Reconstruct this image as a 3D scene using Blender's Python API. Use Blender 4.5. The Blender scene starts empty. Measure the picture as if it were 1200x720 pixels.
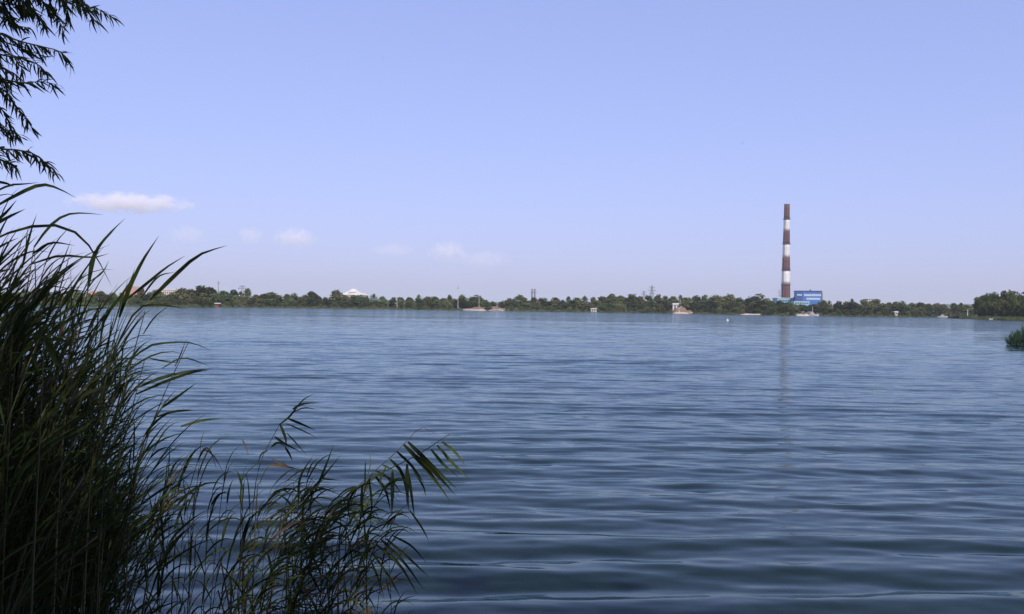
import bpy, bmesh, math, random
import numpy as np
from mathutils import Vector, Matrix
random.seed(7); rng = np.random.default_rng(7)
R = math.radians
SC = bpy.context.scene
COL = SC.collection

# ---------------------------------------------------------------- camera
F_PX = 1050.0; CAM_H = 1.75; ROLL = R(0.9); PITCH = math.atan(1.5 / F_PX)
CAM = Vector((0, 0, CAM_H))
_Rm = Matrix(((math.cos(ROLL), -math.sin(ROLL), 0), (0, 0, -1), (math.sin(ROLL), math.cos(ROLL), 0)))
CROT = Matrix.Rotation(PITCH, 3, 'X') @ _Rm
cd = bpy.data.cameras.new('camera'); cam = bpy.data.objects.new('camera', cd); COL.objects.link(cam)
cd.sensor_width = 36; cd.lens = 36 * F_PX / 1200; cd.clip_start = 0.05; cd.clip_end = 60000
cam.matrix_world = Matrix.Translation(CAM) @ CROT.to_4x4()
SC.camera = cam

# ---------------------------------------------------------------- sky, sun, exposure
SUN_EL, SUN_AZ = R(44), R(16)                 # sun behind the camera, a little to the right
S = Vector((math.sin(SUN_AZ) * math.cos(SUN_EL), -math.cos(SUN_AZ) * math.cos(SUN_EL), math.sin(SUN_EL)))
W = bpy.data.worlds.new('World'); SC.world = W; W.use_nodes = True
wn, wl = W.node_tree.nodes, W.node_tree.links
wn.clear()
sky = wn.new('ShaderNodeTexSky'); sky.sky_type = 'NISHITA'; sky.sun_disc = False
sky.sun_elevation = SUN_EL; sky.sun_rotation = math.pi - SUN_AZ
sky.air_density = 1.12; sky.dust_density = 1.6; sky.ozone_density = 4.0
gm = wn.new('ShaderNodeGamma'); gm.inputs['Gamma'].default_value = 0.45   # the phone's soft highlight curve, alike for the whole sky
tint = wn.new('ShaderNodeMix'); tint.data_type = 'RGBA'; tint.blend_type = 'MULTIPLY'
tint.inputs[0].default_value = 1; tint.inputs[7].default_value = (1.79, 1.83, 2.80, 1)
bg = wn.new('ShaderNodeBackground'); bg.inputs[1].default_value = 0.15
wo = wn.new('ShaderNodeOutputWorld')
wl.new(sky.outputs[0], gm.inputs['Color']); wl.new(gm.outputs[0], tint.inputs[6])
wl.new(tint.outputs[2], bg.inputs[0]); wl.new(bg.outputs[0], wo.inputs[0])
sd = bpy.data.lights.new('sun', 'SUN'); sd.energy = 3.8; sd.angle = R(0.53); sd.color = (1, 0.95, 0.87)
sun = bpy.data.objects.new('sun', sd); COL.objects.link(sun)
sun.rotation_euler = S.to_track_quat('Z', 'Y').to_euler(); sun.location = (10, -30, 40)
vs = SC.view_settings
SC.display_settings.display_device = 'sRGB'
vs.view_transform = 'Standard'; vs.look = 'None'; vs.gamma = 1; vs.exposure = 0.10; vs.use_curve_mapping = False
cy = SC.cycles
cy.max_bounces = 10; cy.diffuse_bounces = 3; cy.glossy_bounces = 3; cy.transmission_bounces = 4
cy.volume_bounces = 8; cy.transparent_max_bounces = 8; cy.caustics_reflective = False; cy.caustics_refractive = False
cy.sample_clamp_indirect = 6

# ---------------------------------------------------------------- helpers
def ray(px, py):
    d = CROT @ Vector(((px - 600) / F_PX, (360 - py) / F_PX, -1)); return d / d.y
def P(px, py, d):                                # the point seen at a pixel, d metres ahead
    return CAM + ray(px, py) * d
def proj(p):
    q = CROT.transposed() @ (Vector(p) - CAM)
    if q.z > -0.05: return None
    return 600 + F_PX * q.x / -q.z, 360 - F_PX * q.y / -q.z
def X(px, d, z=0.0):                             # x of the thing that stands at pixel column px near the horizon
    return P(px, 362, d).x
def tag(o, label=None, cat=None, group=None, kind=None):
    if label: o['label'] = label
    if cat: o['category'] = cat
    if group: o['group'] = group
    if kind: o['kind'] = kind
    return o
def empty(name, loc, rz=0):
    o = bpy.data.objects.new(name, None); COL.objects.link(o); o.location = loc; o.rotation_euler = (0, 0, rz)
    o.empty_display_size = 0.3
    return o
def link(name, me, mat=None, parent=None):
    o = bpy.data.objects.new(name, me); COL.objects.link(o)
    if mat is not None and not me.materials: me.materials.append(mat)
    if parent: o.parent = parent
    return o
def pyd(name, v, f, mat=None, parent=None, smooth=False):
    me = bpy.data.meshes.new(name); me.from_pydata([tuple(a) for a in v], [], f)
    if smooth: me.polygons.foreach_set('use_smooth', [True] * len(me.polygons))
    return link(name, me, mat, parent)
def np_mesh(name, v, quads, smooth=False):
    me = bpy.data.meshes.new(name); v = np.asarray(v, dtype=np.float32); q = np.asarray(quads, dtype=np.int32)
    me.vertices.add(len(v)); me.vertices.foreach_set('co', v.ravel())
    k = q.shape[1]
    me.loops.add(q.size); me.loops.foreach_set('vertex_index', q.ravel())
    me.polygons.add(len(q)); me.polygons.foreach_set('loop_start', np.arange(0, q.size, k, dtype=np.int32))
    if smooth: me.polygons.foreach_set('use_smooth', np.ones(len(q), dtype=bool))
    me.update(calc_edges=True); me.validate()
    return me
class MB:                                        # collects boxes, tubes and lathes into one mesh
    def __init__(s): s.v = []; s.f = []
    def box(s, x0, x1, y0, y1, z0, z1):
        b = len(s.v)
        s.v += [(x, y, z) for z in (z0, z1) for y in (y0, y1) for x in (x0, x1)]
        s.f += [tuple(b + i for i in q) for q in ((0, 2, 3, 1), (4, 5, 7, 6), (0, 1, 5, 4), (2, 6, 7, 3), (0, 4, 6, 2), (1, 3, 7, 5))]
        return s
    def tube(s, pts, rad, n=6, cap=True):
        pts = [Vector(p) for p in pts]; b = len(s.v)
        if not hasattr(rad, '__len__'): rad = [rad] * len(pts)
        for i, p in enumerate(pts):
            t = (pts[min(i + 1, len(pts) - 1)] - pts[max(i - 1, 0)]).normalized()
            a = t.orthogonal().normalized() if abs(t.z) > 0.99 else t.cross(Vector((0, 0, 1))).normalized()
            c = t.cross(a)
            for k in range(n):
                an = 2 * math.pi * k / n
                s.v.append(tuple(p + (a * math.cos(an) + c * math.sin(an)) * rad[i]))
        for i in range(len(pts) - 1):
            for k in range(n):
                s.f.append((b + i * n + k, b + i * n + (k + 1) % n, b + (i + 1) * n + (k + 1) % n, b + (i + 1) * n + k))
        if cap:
            s.f.append(tuple(b + k for k in reversed(range(n)))); s.f.append(tuple(b + (len(pts) - 1) * n + k for k in range(n)))
        return s
    def lathe(s, prof, n=32, cx=0, cy_=0):
        b = len(s.v)
        for r, z in prof:
            for k in range(n):
                a = 2 * math.pi * k / n; s.v.append((cx + r * math.cos(a), cy_ + r * math.sin(a), z))
        for i in range(len(prof) - 1):
            for k in range(n):
                s.f.append((b + i * n + k, b + i * n + (k + 1) % n, b + (i + 1) * n + (k + 1) % n, b + (i + 1) * n + k))
        s.f.append(tuple(b + k for k in reversed(range(n)))); s.f.append(tuple(b + (len(prof) - 1) * n + k for k in range(n)))
        return s
    def prism(s, poly, y0, y1):                  # outline in x, z pushed through y
        b = len(s.v); n = len(poly)
        s.v += [(x, y0, z) for x, z in poly] + [(x, y1, z) for x, z in poly]
        s.f += [tuple(b + i for i in range(n)), tuple(b + n + i for i in reversed(range(n)))]
        s.f += [(b + i, b + n + i, b + n + (i + 1) % n, b + (i + 1) % n) for i in range(n)]
        return s
    def build(s, name, mat=None, parent=None, smooth=False): return pyd(name, s.v, s.f, mat, parent, smooth)

# ---------------------------------------------------------------- materials
def mat(name, c1, c2=None, scale=4.0, rough=0.7, detail=4, rand=0.0, trans=0.0, bump=0.0, spec=0.3, coords='Object', metal=0.0, stretch=None):
    m = bpy.data.materials.new(name); m.use_nodes = True
    n, l = m.node_tree.nodes, m.node_tree.links
    b = n['Principled BSDF']; b.inputs['Roughness'].default_value = rough
    b.inputs['Specular IOR Level'].default_value = spec; b.inputs['Metallic'].default_value = metal
    tc = n.new('ShaderNodeTexCoord'); nz = n.new('ShaderNodeTexNoise')
    nz.inputs['Scale'].default_value = scale; nz.inputs['Detail'].default_value = detail
    if stretch:
        mp = n.new('ShaderNodeMapping'); mp.inputs['Scale'].default_value = stretch; l.new(tc.outputs[coords], mp.inputs[0]); l.new(mp.outputs[0], nz.inputs['Vector'])
    else: l.new(tc.outputs[coords], nz.inputs['Vector'])
    rp = n.new('ShaderNodeValToRGB'); rp.color_ramp.elements[0].position = 0.32; rp.color_ramp.elements[1].position = 0.68
    rp.color_ramp.elements[0].color = (*c1, 1); rp.color_ramp.elements[1].color = (*(c2 or [k * 1.25 for k in c1]), 1)
    l.new(nz.outputs['Fac'], rp.inputs[0]); out = rp.outputs[0]
    if rand:
        oi = n.new('ShaderNodeObjectInfo'); h = n.new('ShaderNodeHueSaturation')
        mr = n.new('ShaderNodeMapRange'); mr.inputs[3].default_value = 1 - rand; mr.inputs[4].default_value = 1 + rand
        l.new(oi.outputs['Random'], mr.inputs[0]); l.new(mr.outputs[0], h.inputs['Value'])
        m2 = n.new('ShaderNodeMath'); m2.operation = 'MULTIPLY_ADD'; m2.inputs[1].default_value = 7.31; m2.inputs[2].default_value = 0
        fr = n.new('ShaderNodeMath'); fr.operation = 'FRACT'
        l.new(oi.outputs['Random'], m2.inputs[0]); l.new(m2.outputs[0], fr.inputs[0])
        m3 = n.new('ShaderNodeMapRange'); m3.inputs[3].default_value = 0.5 - rand * 0.07; m3.inputs[4].default_value = 0.5 + rand * 0.04
        l.new(fr.outputs[0], m3.inputs[0]); l.new(m3.outputs[0], h.inputs['Hue'])
        l.new(out, h.inputs['Color']); out = h.outputs[0]
    l.new(out, b.inputs['Base Color'])
    if bump:
        bp = n.new('ShaderNodeBump'); bp.inputs['Strength'].default_value = bump
        l.new(nz.outputs['Fac'], bp.inputs['Height']); l.new(bp.outputs[0], b.inputs['Normal'])
    if trans:
        t = n.new('ShaderNodeBsdfTranslucent'); mx = n.new('ShaderNodeMixShader'); mx.inputs[0].default_value = trans
        l.new(out, t.inputs[0]); l.new(b.outputs[0], mx.inputs[1]); l.new(t.outputs[0], mx.inputs[2])
        l.new(mx.outputs[0], n['Material Output'].inputs[0])
    return m
M = {}
M['reed'] = mat('reed_leaf', (0.034, 0.050, 0.015), (0.070, 0.088, 0.026), 3, 0.6, rand=0.35, trans=0.15, spec=0.12)
M['reed_light'] = mat('reed_leaf_young_sunlit', (0.062, 0.095, 0.028), (0.095, 0.13, 0.04), 3, 0.6, rand=0.25, trans=0.2, spec=0.12)  # pale young leaf, also used for blades painted as if sunlit
M['stem_green'] = mat('reed_stem_green', (0.035, 0.045, 0.018), (0.065, 0.070, 0.030), 5, 0.6, rand=0.3, spec=0.12)
M['reed_bed'] = mat('reed_bed_leaf', (0.018, 0.036, 0.020), (0.034, 0.060, 0.032), 3, 0.7, spec=0.1)
M['stem'] = mat('reed_stem', (0.075, 0.085, 0.035), (0.13, 0.12, 0.06), 5, 0.55, rand=0.3)
M['dead'] = mat('reed_dead', (0.15, 0.10, 0.055), (0.26, 0.18, 0.10), 6, 0.75, rand=0.3, trans=0.15)
M['willow'] = mat('willow_leaf', (0.060, 0.085, 0.028), (0.11, 0.13, 0.050), 6, 0.6, rand=0.4, trans=0.35, spec=0.15)
M['bark'] = mat('willow_bark', (0.07, 0.055, 0.04), (0.16, 0.13, 0.10), 9, 0.9, bump=0.6)
M['twig'] = mat('willow_twig', (0.09, 0.075, 0.035), (0.15, 0.12, 0.06), 9, 0.7)
G = []
for i, (a, b_) in enumerate((((0.046, 0.068, 0.024), (0.098, 0.124, 0.044)), ((0.062, 0.078, 0.028), (0.122, 0.138, 0.052)),
                             ((0.034, 0.056, 0.024), (0.076, 0.100, 0.040)), ((0.078, 0.084, 0.034), (0.138, 0.138, 0.060)))):
    G.append(mat('far_foliage_%d' % i, a, b_, 0.35, 0.8, detail=3, rand=0.48, trans=0.15, spec=0.1))
M['head'] = mat('headland_foliage', (0.042, 0.060, 0.018), (0.085, 0.098, 0.030), 0.4, 0.8, rand=0.3, trans=0.15, spec=0.1)
M['trunk'] = mat('far_trunk', (0.08, 0.065, 0.05), (0.14, 0.12, 0.09), 2, 0.9)
M['land'] = mat('far_land_grass', (0.060, 0.075, 0.030), (0.125, 0.120, 0.060), 0.05, 0.95, coords='Object')
M['hill'] = mat('far_hill_wood', (0.040, 0.060, 0.030), (0.070, 0.085, 0.042), 0.012, 0.95)
M['soil'] = mat('near_bank_soil', (0.030, 0.024, 0.016), (0.070, 0.055, 0.035), 3, 0.95, bump=0.5)
M['sand'] = mat('beach_sand', (0.36, 0.29, 0.23), (0.50, 0.42, 0.35), 0.4, 0.95)
M['redsoil'] = mat('beach_soil', (0.17, 0.11, 0.07), (0.25, 0.165, 0.105), 0.3, 0.95)
M['grass'] = mat('shore_grass', (0.060, 0.085, 0.028), (0.11, 0.13, 0.05), 0.3, 0.85, trans=0.15)
M['red'] = mat('chimney_red_brown', (0.088, 0.040, 0.040), (0.145, 0.058, 0.054), 0.5, 0.85, stretch=(1, 1, .06))
M['chwhite'] = mat('chimney_white', (0.56, 0.52, 0.49), (0.76, 0.72, 0.69), 0.5, 0.8, stretch=(1, 1, .06))
M['steel'] = mat('grey_steel', (0.16, 0.16, 0.17), (0.22, 0.22, 0.23), 2, 0.6, metal=0.3)
M['blue'] = mat('cladding_blue', (0.045, 0.13, 0.34), (0.060, 0.16, 0.40), 0.3, 0.6)
M['navy'] = mat('shaded_side_and_roof', (0.030, 0.075, 0.22), (0.038, 0.09, 0.26), 0.3, 0.6)  # side-wall shade put into the blue; the roof shares this colour
M['cyan'] = mat('cladding_cyan', (0.20, 0.40, 0.50), (0.25, 0.46, 0.56), 0.3, 0.6)
M['glassp'] = mat('pale_glazing', (0.42, 0.50, 0.62), (0.55, 0.62, 0.72), 0.5, 0.25, spec=0.6)
M['white'] = mat('white_paint', (0.56, 0.54, 0.51), (0.66, 0.64, 0.61), 0.5, 0.6)
M['cream'] = mat('cream_wall', (0.60, 0.50, 0.42), (0.68, 0.58, 0.50), 0.2, 0.8)
M['pinkroof'] = mat('pink_roof', (0.42, 0.24, 0.19), (0.50, 0.31, 0.25), 0.3, 0.8)
M['window'] = mat('window_dark', (0.05, 0.06, 0.08), (0.08, 0.09, 0.11), 0.5, 0.2, spec=0.6)
M['redpaint'] = mat('red_paint', (0.42, 0.05, 0.04), (0.48, 0.07, 0.06), 1, 0.5)
M['wood'] = mat('brown_wood', (0.14, 0.085, 0.05), (0.20, 0.13, 0.08), 2, 0.8)
M['bird'] = mat('bird_feathers', (0.03, 0.03, 0.035), (0.06, 0.06, 0.06), 9, 0.8)

# water: dark body, mirror surface, fine ripples on top of the modelled waves
def water_material():
    m = bpy.data.materials.new('lake_water'); m.use_nodes = True
    n, l = m.node_tree.nodes, m.node_tree.links; b = n['Principled BSDF']
    n.remove(b); df = n.new('ShaderNodeBsdfDiffuse'); df.inputs[0].default_value = (0.006, 0.015, 0.011, 1)
    gl = n.new('ShaderNodeBsdfGlossy'); gl.inputs['Color'].default_value = (0.72, 0.84, 0.85, 1); gl.inputs['Roughness'].default_value = 0.07
    fr = n.new('ShaderNodeFresnel'); fr.inputs['IOR'].default_value = 1.333; mx = n.new('ShaderNodeMixShader')
    l.new(fr.outputs[0], mx.inputs[0]); l.new(df.outputs[0], mx.inputs[1]); l.new(gl.outputs[0], mx.inputs[2]); l.new(mx.outputs[0], n['Material Output'].inputs[0])
    g = n.new('ShaderNodeNewGeometry')
    def noise(sx, sy, rot, detail, rough=0.55):
        mp = n.new('ShaderNodeMapping'); mp.inputs['Scale'].default_value = (sx, sy, 1); mp.inputs['Rotation'].default_value = (0, 0, rot)
        t = n.new('ShaderNodeTexNoise'); t.inputs['Scale'].default_value = 1; t.inputs['Detail'].default_value = detail; t.inputs['Roughness'].default_value = rough
        l.new(g.outputs['Position'], mp.inputs['Vector']); l.new(mp.outputs[0], t.inputs['Vector']); return t
    def vm(op, a, bb):
        v = n.new('ShaderNodeVectorMath'); v.operation = op
        for i, k in enumerate((a, bb)):
            if isinstance(k, tuple): v.inputs[i].default_value = k
            else: l.new(k, v.inputs[i])
        return v.outputs[0]
    def mt(op, a, bb):
        v = n.new('ShaderNodeMath'); v.operation = op
        for i, k in enumerate((a, bb)):
            if isinstance(k, (int, float)): v.inputs[i].default_value = k
            else: l.new(k, v.inputs[i])
        return v.outputs[0]
    fine = noise(2.4, 7.5, R(4), 3); mid = noise(0.55, 2.4, R(3), 3); gust = noise(0.010, 0.045, R(2), 4, 0.6)
    f = vm('MULTIPLY', vm('SUBTRACT', fine.outputs['Color'], (0.5, 0.5, 0.5)), (0.18, 0.26, 0))
    d = vm('MULTIPLY', vm('SUBTRACT', mid.outputs['Color'], (0.5, 0.5, 0.5)), (0.48, 0.85, 0))
    sx = n.new('ShaderNodeSeparateXYZ'); l.new(g.outputs['Position'], sx.inputs[0])
    far = n.new('ShaderNodeMapRange'); far.inputs[1].default_value = 20; far.inputs[2].default_value = 110
    far.inputs[3].default_value = 0.22; far.inputs[4].default_value = 1.0; l.new(sx.outputs[1], far.inputs[0])
    gm = n.new('ShaderNodeMapRange'); gm.inputs[1].default_value = 0.35; gm.inputs[2].default_value = 0.65
    gm.inputs[3].default_value = 0.6; gm.inputs[4].default_value = 1.35; l.new(gust.outputs['Fac'], gm.inputs[0])
    sc = n.new('ShaderNodeVectorMath'); sc.operation = 'SCALE'; l.new(d, sc.inputs[0]); l.new(mt('MULTIPLY', far.outputs[0], gm.outputs[0]), sc.inputs[3])
    s2 = n.new('ShaderNodeVectorMath'); s2.operation = 'SCALE'; l.new(f, s2.inputs[0]); l.new(gm.outputs[0], s2.inputs[3])
    t = vm('ADD', vm('ADD', g.outputs['Normal'], sc.outputs[0]), s2.outputs[0])
    nm = n.new('ShaderNodeVectorMath'); nm.operation = 'NORMALIZE'; l.new(t, nm.inputs[0])
    l.new(nm.outputs[0], gl.inputs['Normal']); l.new(nm.outputs[0], fr.inputs['Normal'])
    return m
M['water'] = water_material()

# ---------------------------------------------------------------- water, ground, shores
_sp = [(-1500, 40), (-900, 120), (-400, 260), (0, 380), (200, 440), (300, 520), (430, 560), (600, 560), (740, 620), (880, 590), (935, 555), (1000, 590), (1130, 690), (1300, 700), (1700, 500), (2300, 150), (3200, 40)]
_az = [math.atan((a - 600) / F_PX) for a, _ in _sp]; _rr = [b_ for _, b_ in _sp]
def shore(az): return float(np.interp(az, _az, _rr)) + 4 * math.sin(az * 61) + 2.5 * math.sin(az * 173 + 1)
def shore_px(px): return shore(math.atan((px - 600) / F_PX)) * math.cos(math.atan((px - 600) / F_PX))   # forward distance

def make_water():
    nc = 360; az = np.linspace(R(-62), R(62), nc)
    r = np.concatenate([np.geomspace(1.2, 3, 40)[:-1], np.geomspace(3, 130, 1400)[:-1], np.geomspace(130, 900, 140)]); nr = len(r)
    A, RR = np.meshgrid(az, r); x = RR * np.sin(A); y = RR * np.cos(A); z = np.zeros_like(x)
    w = np.random.default_rng(3)
    grp = 1 + 0.25 * np.sin(x * 0.11 + y * 0.37 + 1.0) * np.sin(x * -0.07 + y * 0.61)
    comps = [(w.uniform(0.58, 1.0), w.normal(R(-3), R(5)), 0.0168) for _ in range(18)] + [(w.uniform(1.0, 2.0), w.normal(R(-3), R(6)), 0.009) for _ in range(8)] + [(w.uniform(0.16, 0.5), w.normal(R(-3), R(14)), 0.0130) for _ in range(30)]
    for lam, th, sl in comps:
        k = 2 * math.pi / lam; slope = sl * w.uniform(0.6, 1.3)
        t = np.clip((RR - 42 * lam) / (90 * lam), 0, 1); fade = 1 - t * t * (3 - 2 * t)
        z += slope / k * fade * np.sin(k * (x * math.sin(th) + y * math.cos(th)) + w.random() * 6.283)
    z *= grp
    idx = np.arange(nc * nr).reshape(nr, nc)
    q = np.stack([idx[:-1, :-1], idx[:-1, 1:], idx[1:, 1:], idx[1:, :-1]], -1).reshape(-1, 4)
    me = np_mesh('lake', np.stack([x, y, z], -1).reshape(-1, 3), q, True)
    tag(link('lake', me, M['water']), kind='structure')
make_water()

def land_z(s, r, az):                            # s metres behind the waterline
    z = np.interp(s, [-14, 0, 4, 60, 500, 1800, 3000, 3800, 9000], [-1.4, -0.05, 0.5, 1.6, 3, 6, 30, 1, 1])
    hill = 27 + 17 * min(1, max(0, (az - R(16)) / R(7))) + 3 * math.sin(az * 9 + 0.5) + 2.0 * math.sin(az * 31) + 1.4 * math.sin(az * 97) + 1.0 * math.sin(az * 311)
    hz = np.interp(s, [1600, 3000, 4200, 9000], [0, 1, 0.7, 0]) * (hill - 6)
    return np.interp(s, [-14, 0, 4, 60, 500, 1800], [-1.4, -0.05, 0.5, 1.6, 3, 5]) + hz
def make_land():
    az = np.linspace(R(-70), R(70), 420); ss = np.concatenate([[-14, -5, 0, 2, 4, 10, 25, 60, 130, 260, 450, 800, 1300], np.linspace(1600, 4200, 14), [6000, 9000]])
    v = []; mid = []
    for a in az:
        s0 = shore(a); zz = land_z(ss, None, a)
        for s, z in zip(ss, zz): v.append(((s0 + s) * math.sin(a), (s0 + s) * math.cos(a), z + (0.12 * math.sin(a * 900 + s) if s > 1 else 0)))
    n = len(ss); f = [(i * n + j, i * n + j + 1, (i + 1) * n + j + 1, (i + 1) * n + j) for i in range(len(az) - 1) for j in range(n - 1)]
    o = pyd('far_shore_terrain', v, f, M['land'], smooth=True); o.data.materials.append(M['hill'])
    for p in o.data.polygons: p.material_index = 1 if (p.index % (n - 1)) > 12 else 0
    tag(o, kind='structure')
make_land()
# lakebed and country under everything, out to the horizon
tag(pyd('ground', [(-20000, -20000, -2.5), (20000, -20000, -2.5), (20000, 20000, -2.5), (-20000, 20000, -2.5)], [(0, 1, 2, 3)], M['land']), kind='structure')
def bank_edge(x): return 2.6 + 3.6 / (1 + math.exp((x + 2.35) * 3.2)) + 0.12 * math.sin(x * 3.1)
def make_bank():
    xs = np.concatenate([np.linspace(-60, -8, 12), np.linspace(-7.5, 7.5, 61), np.linspace(8, 60, 12)]); v = []; n = 16
    for x in xs:
        e = bank_edge(x)
        for j in range(n):
            s = [1.2, 0.6, 0.2, 0, -0.15, -0.4, -0.8, -1.3, -2, -3, -4.5, -7, -12, -20, -35, -60][j]
            z = float(np.interp(-s, [-1.2, -0.2, 0, 0.5, 2, 6, 60], [-0.55, -0.09, 0.0, 0.07, 0.12, 0.3, 2.5])) + 0.02 * math.sin(x * 5 + s * 3)
            v.append((x, e + s, z))
    f = [(i * n + j, (i + 1) * n + j, (i + 1) * n + j + 1, i * n + j + 1) for i in range(len(xs) - 1) for j in range(n - 1)]
    tag(pyd('near_bank', v, f, M['soil'], smooth=True), kind='structure')
make_bank()

# ---------------------------------------------------------------- far trees
def crown_mesh(name, h, w, blobs, n, leaf, base=0.12, seed=0, columnar=False):
    g = np.random.default_rng(seed); cs = []
    for i in range(blobs):
        t = g.random(); 
        if columnar: z = h * (0.14 + 0.8 * t); rr = w * 0.5 * (0.25 + 0.9 * math.sin(math.pi * min(1, 0.15 + 0.85 * t)) ** 0.8); off = rr * 0.35
        else: z = h * (base + 0.17 + (0.66 - base) * t); prof = math.sin(math.pi * (0.22 + 0.66 * t)); rr = w * 0.5 * g.uniform(0.30, 0.52); off = max(0, w * 0.5 * prof - rr * 0.75)
        a = g.random() * 6.283; o_ = off * math.sqrt(g.random())
        cs.append((o_ * math.cos(a), o_ * math.sin(a), z, rr))
    cs.append((g.normal(0, w * 0.06), g.normal(0, w * 0.06), h * 0.84, w * (0.14 if columnar else 0.22)))
    V = []
    for i in range(n):
        c = cs[g.integers(len(cs))]; d = g.normal(size=3); d /= np.linalg.norm(d)
        rad = c[3] * (g.uniform(0.55, 1.0) if g.random() < 0.85 else g.uniform(0.95, 1.2))
        p = np.array([c[0] + d[0] * rad, c[1] + d[1] * rad, max(c[2] + d[2] * rad * (1.25 if columnar else 0.8), 0.05 * h)])
        nrm = d + g.normal(size=3) * 0.7; nrm /= np.linalg.norm(nrm); u = np.cross(nrm, g.normal(size=3)); u /= np.linalg.norm(u); v2 = np.cross(nrm, u)
        s = leaf * g.uniform(0.6, 1.35); e = g.uniform(0.6, 1.0)
        V += [p - u * s, p - v2 * s * e, p + u * s * 1.1, p + v2 * s * e * 0.8]
    V = np.array(V); V[:, 2] *= h / V[:, 2].max()
    return np_mesh(name, V, np.arange(len(V)).reshape(-1, 4))
def trunk_mesh(name, h, rad, seed, top=0.75):
    g = random.Random(seed); m = MB()
    m.tube([(0, 0, -0.4), (g.uniform(-.1, .1), 0, h * 0.25), (g.uniform(-.2, .2), g.uniform(-.2, .2), h * 0.5), (0, 0, h * top)], [rad, rad * 0.8, rad * 0.55, rad * 0.2], 6)
    for k in range(4):
        a = k * 1.7 + g.random(); z = h * g.uniform(0.25, 0.5)
        m.tube([(0, 0, z), (math.cos(a) * h * 0.13, math.sin(a) * h * 0.13, z + h * 0.14), (math.cos(a) * h * 0.2, math.sin(a) * h * 0.2, z + h * 0.28)], [rad * 0.4, rad * 0.28, rad * 0.1], 5)
    me = bpy.data.meshes.new(name); me.from_pydata(m.v, [], m.f); return me
# every prototype is 10 m tall and scaled to the height read from the skyline
PROTO = {}
for kind, cnt, w, nb, nn, lf, colu in (('broad', 6, 9.0, 15, 1500, 0.46, False), ('slim', 3, 4.8, 10, 900, 0.36, True), ('bush', 5, 15.0, 16, 1300, 0.50, False), ('tall', 4, 6.8, 14, 1200, 0.38, False)):
    PROTO[kind] = []
    for i in range(cnt):
        cmesh = crown_mesh('crown', 10, w * (1 + 0.12 * math.sin(i * 2.3)), nb, nn, lf, base=-0.14 if kind == 'bush' else -0.04, seed=40 + i + 11 * nb, columnar=colu)
        tmesh = trunk_mesh('trunk', 10, 0.22, i, 0.9 if colu else 0.72)
        PROTO[kind].append((cmesh, tmesh))
_mesh_mat = {}
def plant_tree(name, kind, px, d, ytop, label, cat, group, mats=None, wscale=1.0, i=None, h=None):
    zb = max(0.0, float(land_z(max(0.5, d - shore_px(px)), None, 0.0)))
    if h is None: h = P(px, ytop, d).z - zb
    h = max(h, 1.2)
    var = random.randrange(len(PROTO[kind])) if i is None else i
    cme, tme = PROTO[kind][var]
    o = empty(name, (P(px, ytop if ytop else 355, d).x, d, zb), random.random() * 6.28)
    tag(o, label, cat, group)
    s = h / 10
    mt_ = random.choice(mats or G)
    key = (kind, var, mt_.name)
    if key not in _mesh_mat:
        c2 = cme.copy(); c2.materials.clear(); c2.materials.append(mt_); _mesh_mat[key] = c2
    wj = wscale * random.uniform(0.85, 1.15)
    c = link('crown', _mesh_mat[key], None, o); c.scale = (s * wj, s * wj, s)
    t = link('trunk', tme, M['trunk'], o); t.scale = (s * wj, s * wj, s)
    return o

SKY = [(-60, 341), (-46, 343), (-32, 340), (-18, 342), (-5, 339), (8, 341), (20, 342), (32, 339), (44, 342), (56, 341), (68, 340), (80, 343), (92, 341), (105, 343), (118, 341), (130, 342), (142, 343), (152, 344), (165, 336), (175, 342), (186, 339), (199, 342), (213, 337), (224, 338), (235, 334), (246, 336), (254, 343), (262, 340), (271, 339), (281, 341), (291, 337), (300, 345), (308, 344), (316, 342), (326, 343), (337, 344), (346, 343), (356, 345), (366, 341), (374, 346), (382, 348),
       (394, 339), (405, 345.5), (415, 345.5), (426, 345), (437, 344), (448, 347), (460, 348), (470, 348), (480, 348), (491, 345), (500, 347), (510, 347), (519, 349), (528, 345), (544, 345), (555, 345), (564, 348), (597, 349), (607, 345), (616, 348), (625, 348), (633, 349), (641, 348.5), (650, 348), (658, 351), (667, 347), (676, 348), (686, 346.5), (696, 348), (706, 347), (716, 344), (728, 346), (740, 344), (750, 347), (761, 346), (772, 344.5), (781, 346), (790, 347), (798, 345.5), (806, 348), (818, 346), (827, 345), (836, 345), (846, 347), (855, 344), (866, 348), (876, 349), (886, 343.5), (896, 350), (904, 349), (913, 352), (921, 354),
       (965, 351), (971, 352), (984, 352.5), (994, 353), (999, 350), (1010, 351), (1018, 353), (1024, 350), (1034, 355), (1043, 354), (1051, 353), (1060, 352), (1070, 354.5), (1080, 354), (1089, 355.5), (1098, 354.5), (1106, 356), (1117, 355), (1125, 354.5), (1133, 357)]
SLIM = {165, 291, 437, 491, 528, 667, 798, 965, 971, 999, 1125, 281, 686}
def where(px):
    for lim, t in ((190, 'near the pink roofed gabled house'), (225, 'below the long cream block'), (300, 'around the thin radio mast'), (388, 'between the radio mast and the tiered building'), (430, 'in front of the white tiered building'), (536, 'between the tiered building and the white mast'), (598, 'behind the pale sand heaps'), (690, 'around the close pair of narrow pylons'), (780, 'below the tall cross-armed pylon'), (830, 'around the white hut and reddish slope'), (910, 'between the reddish slope and the chimney'), (964, 'in front of the blue boiler house'), (1046, 'between the boiler house and the kiosk')):
        if px < lim: return t
    return 'between the kiosk and the headland'
def far_label(kind, px): return {'slim': 'slim pointed tree ', 'broad': 'rounded broadleaf tree ', 'tall': 'upright leafy tree ', 'bush': 'low waterline bush '}[kind] + where(px)
def far_group(kind, px): return ('waterline bushes ' if kind == 'bush' else 'far shore trees ') + where(px)
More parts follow.
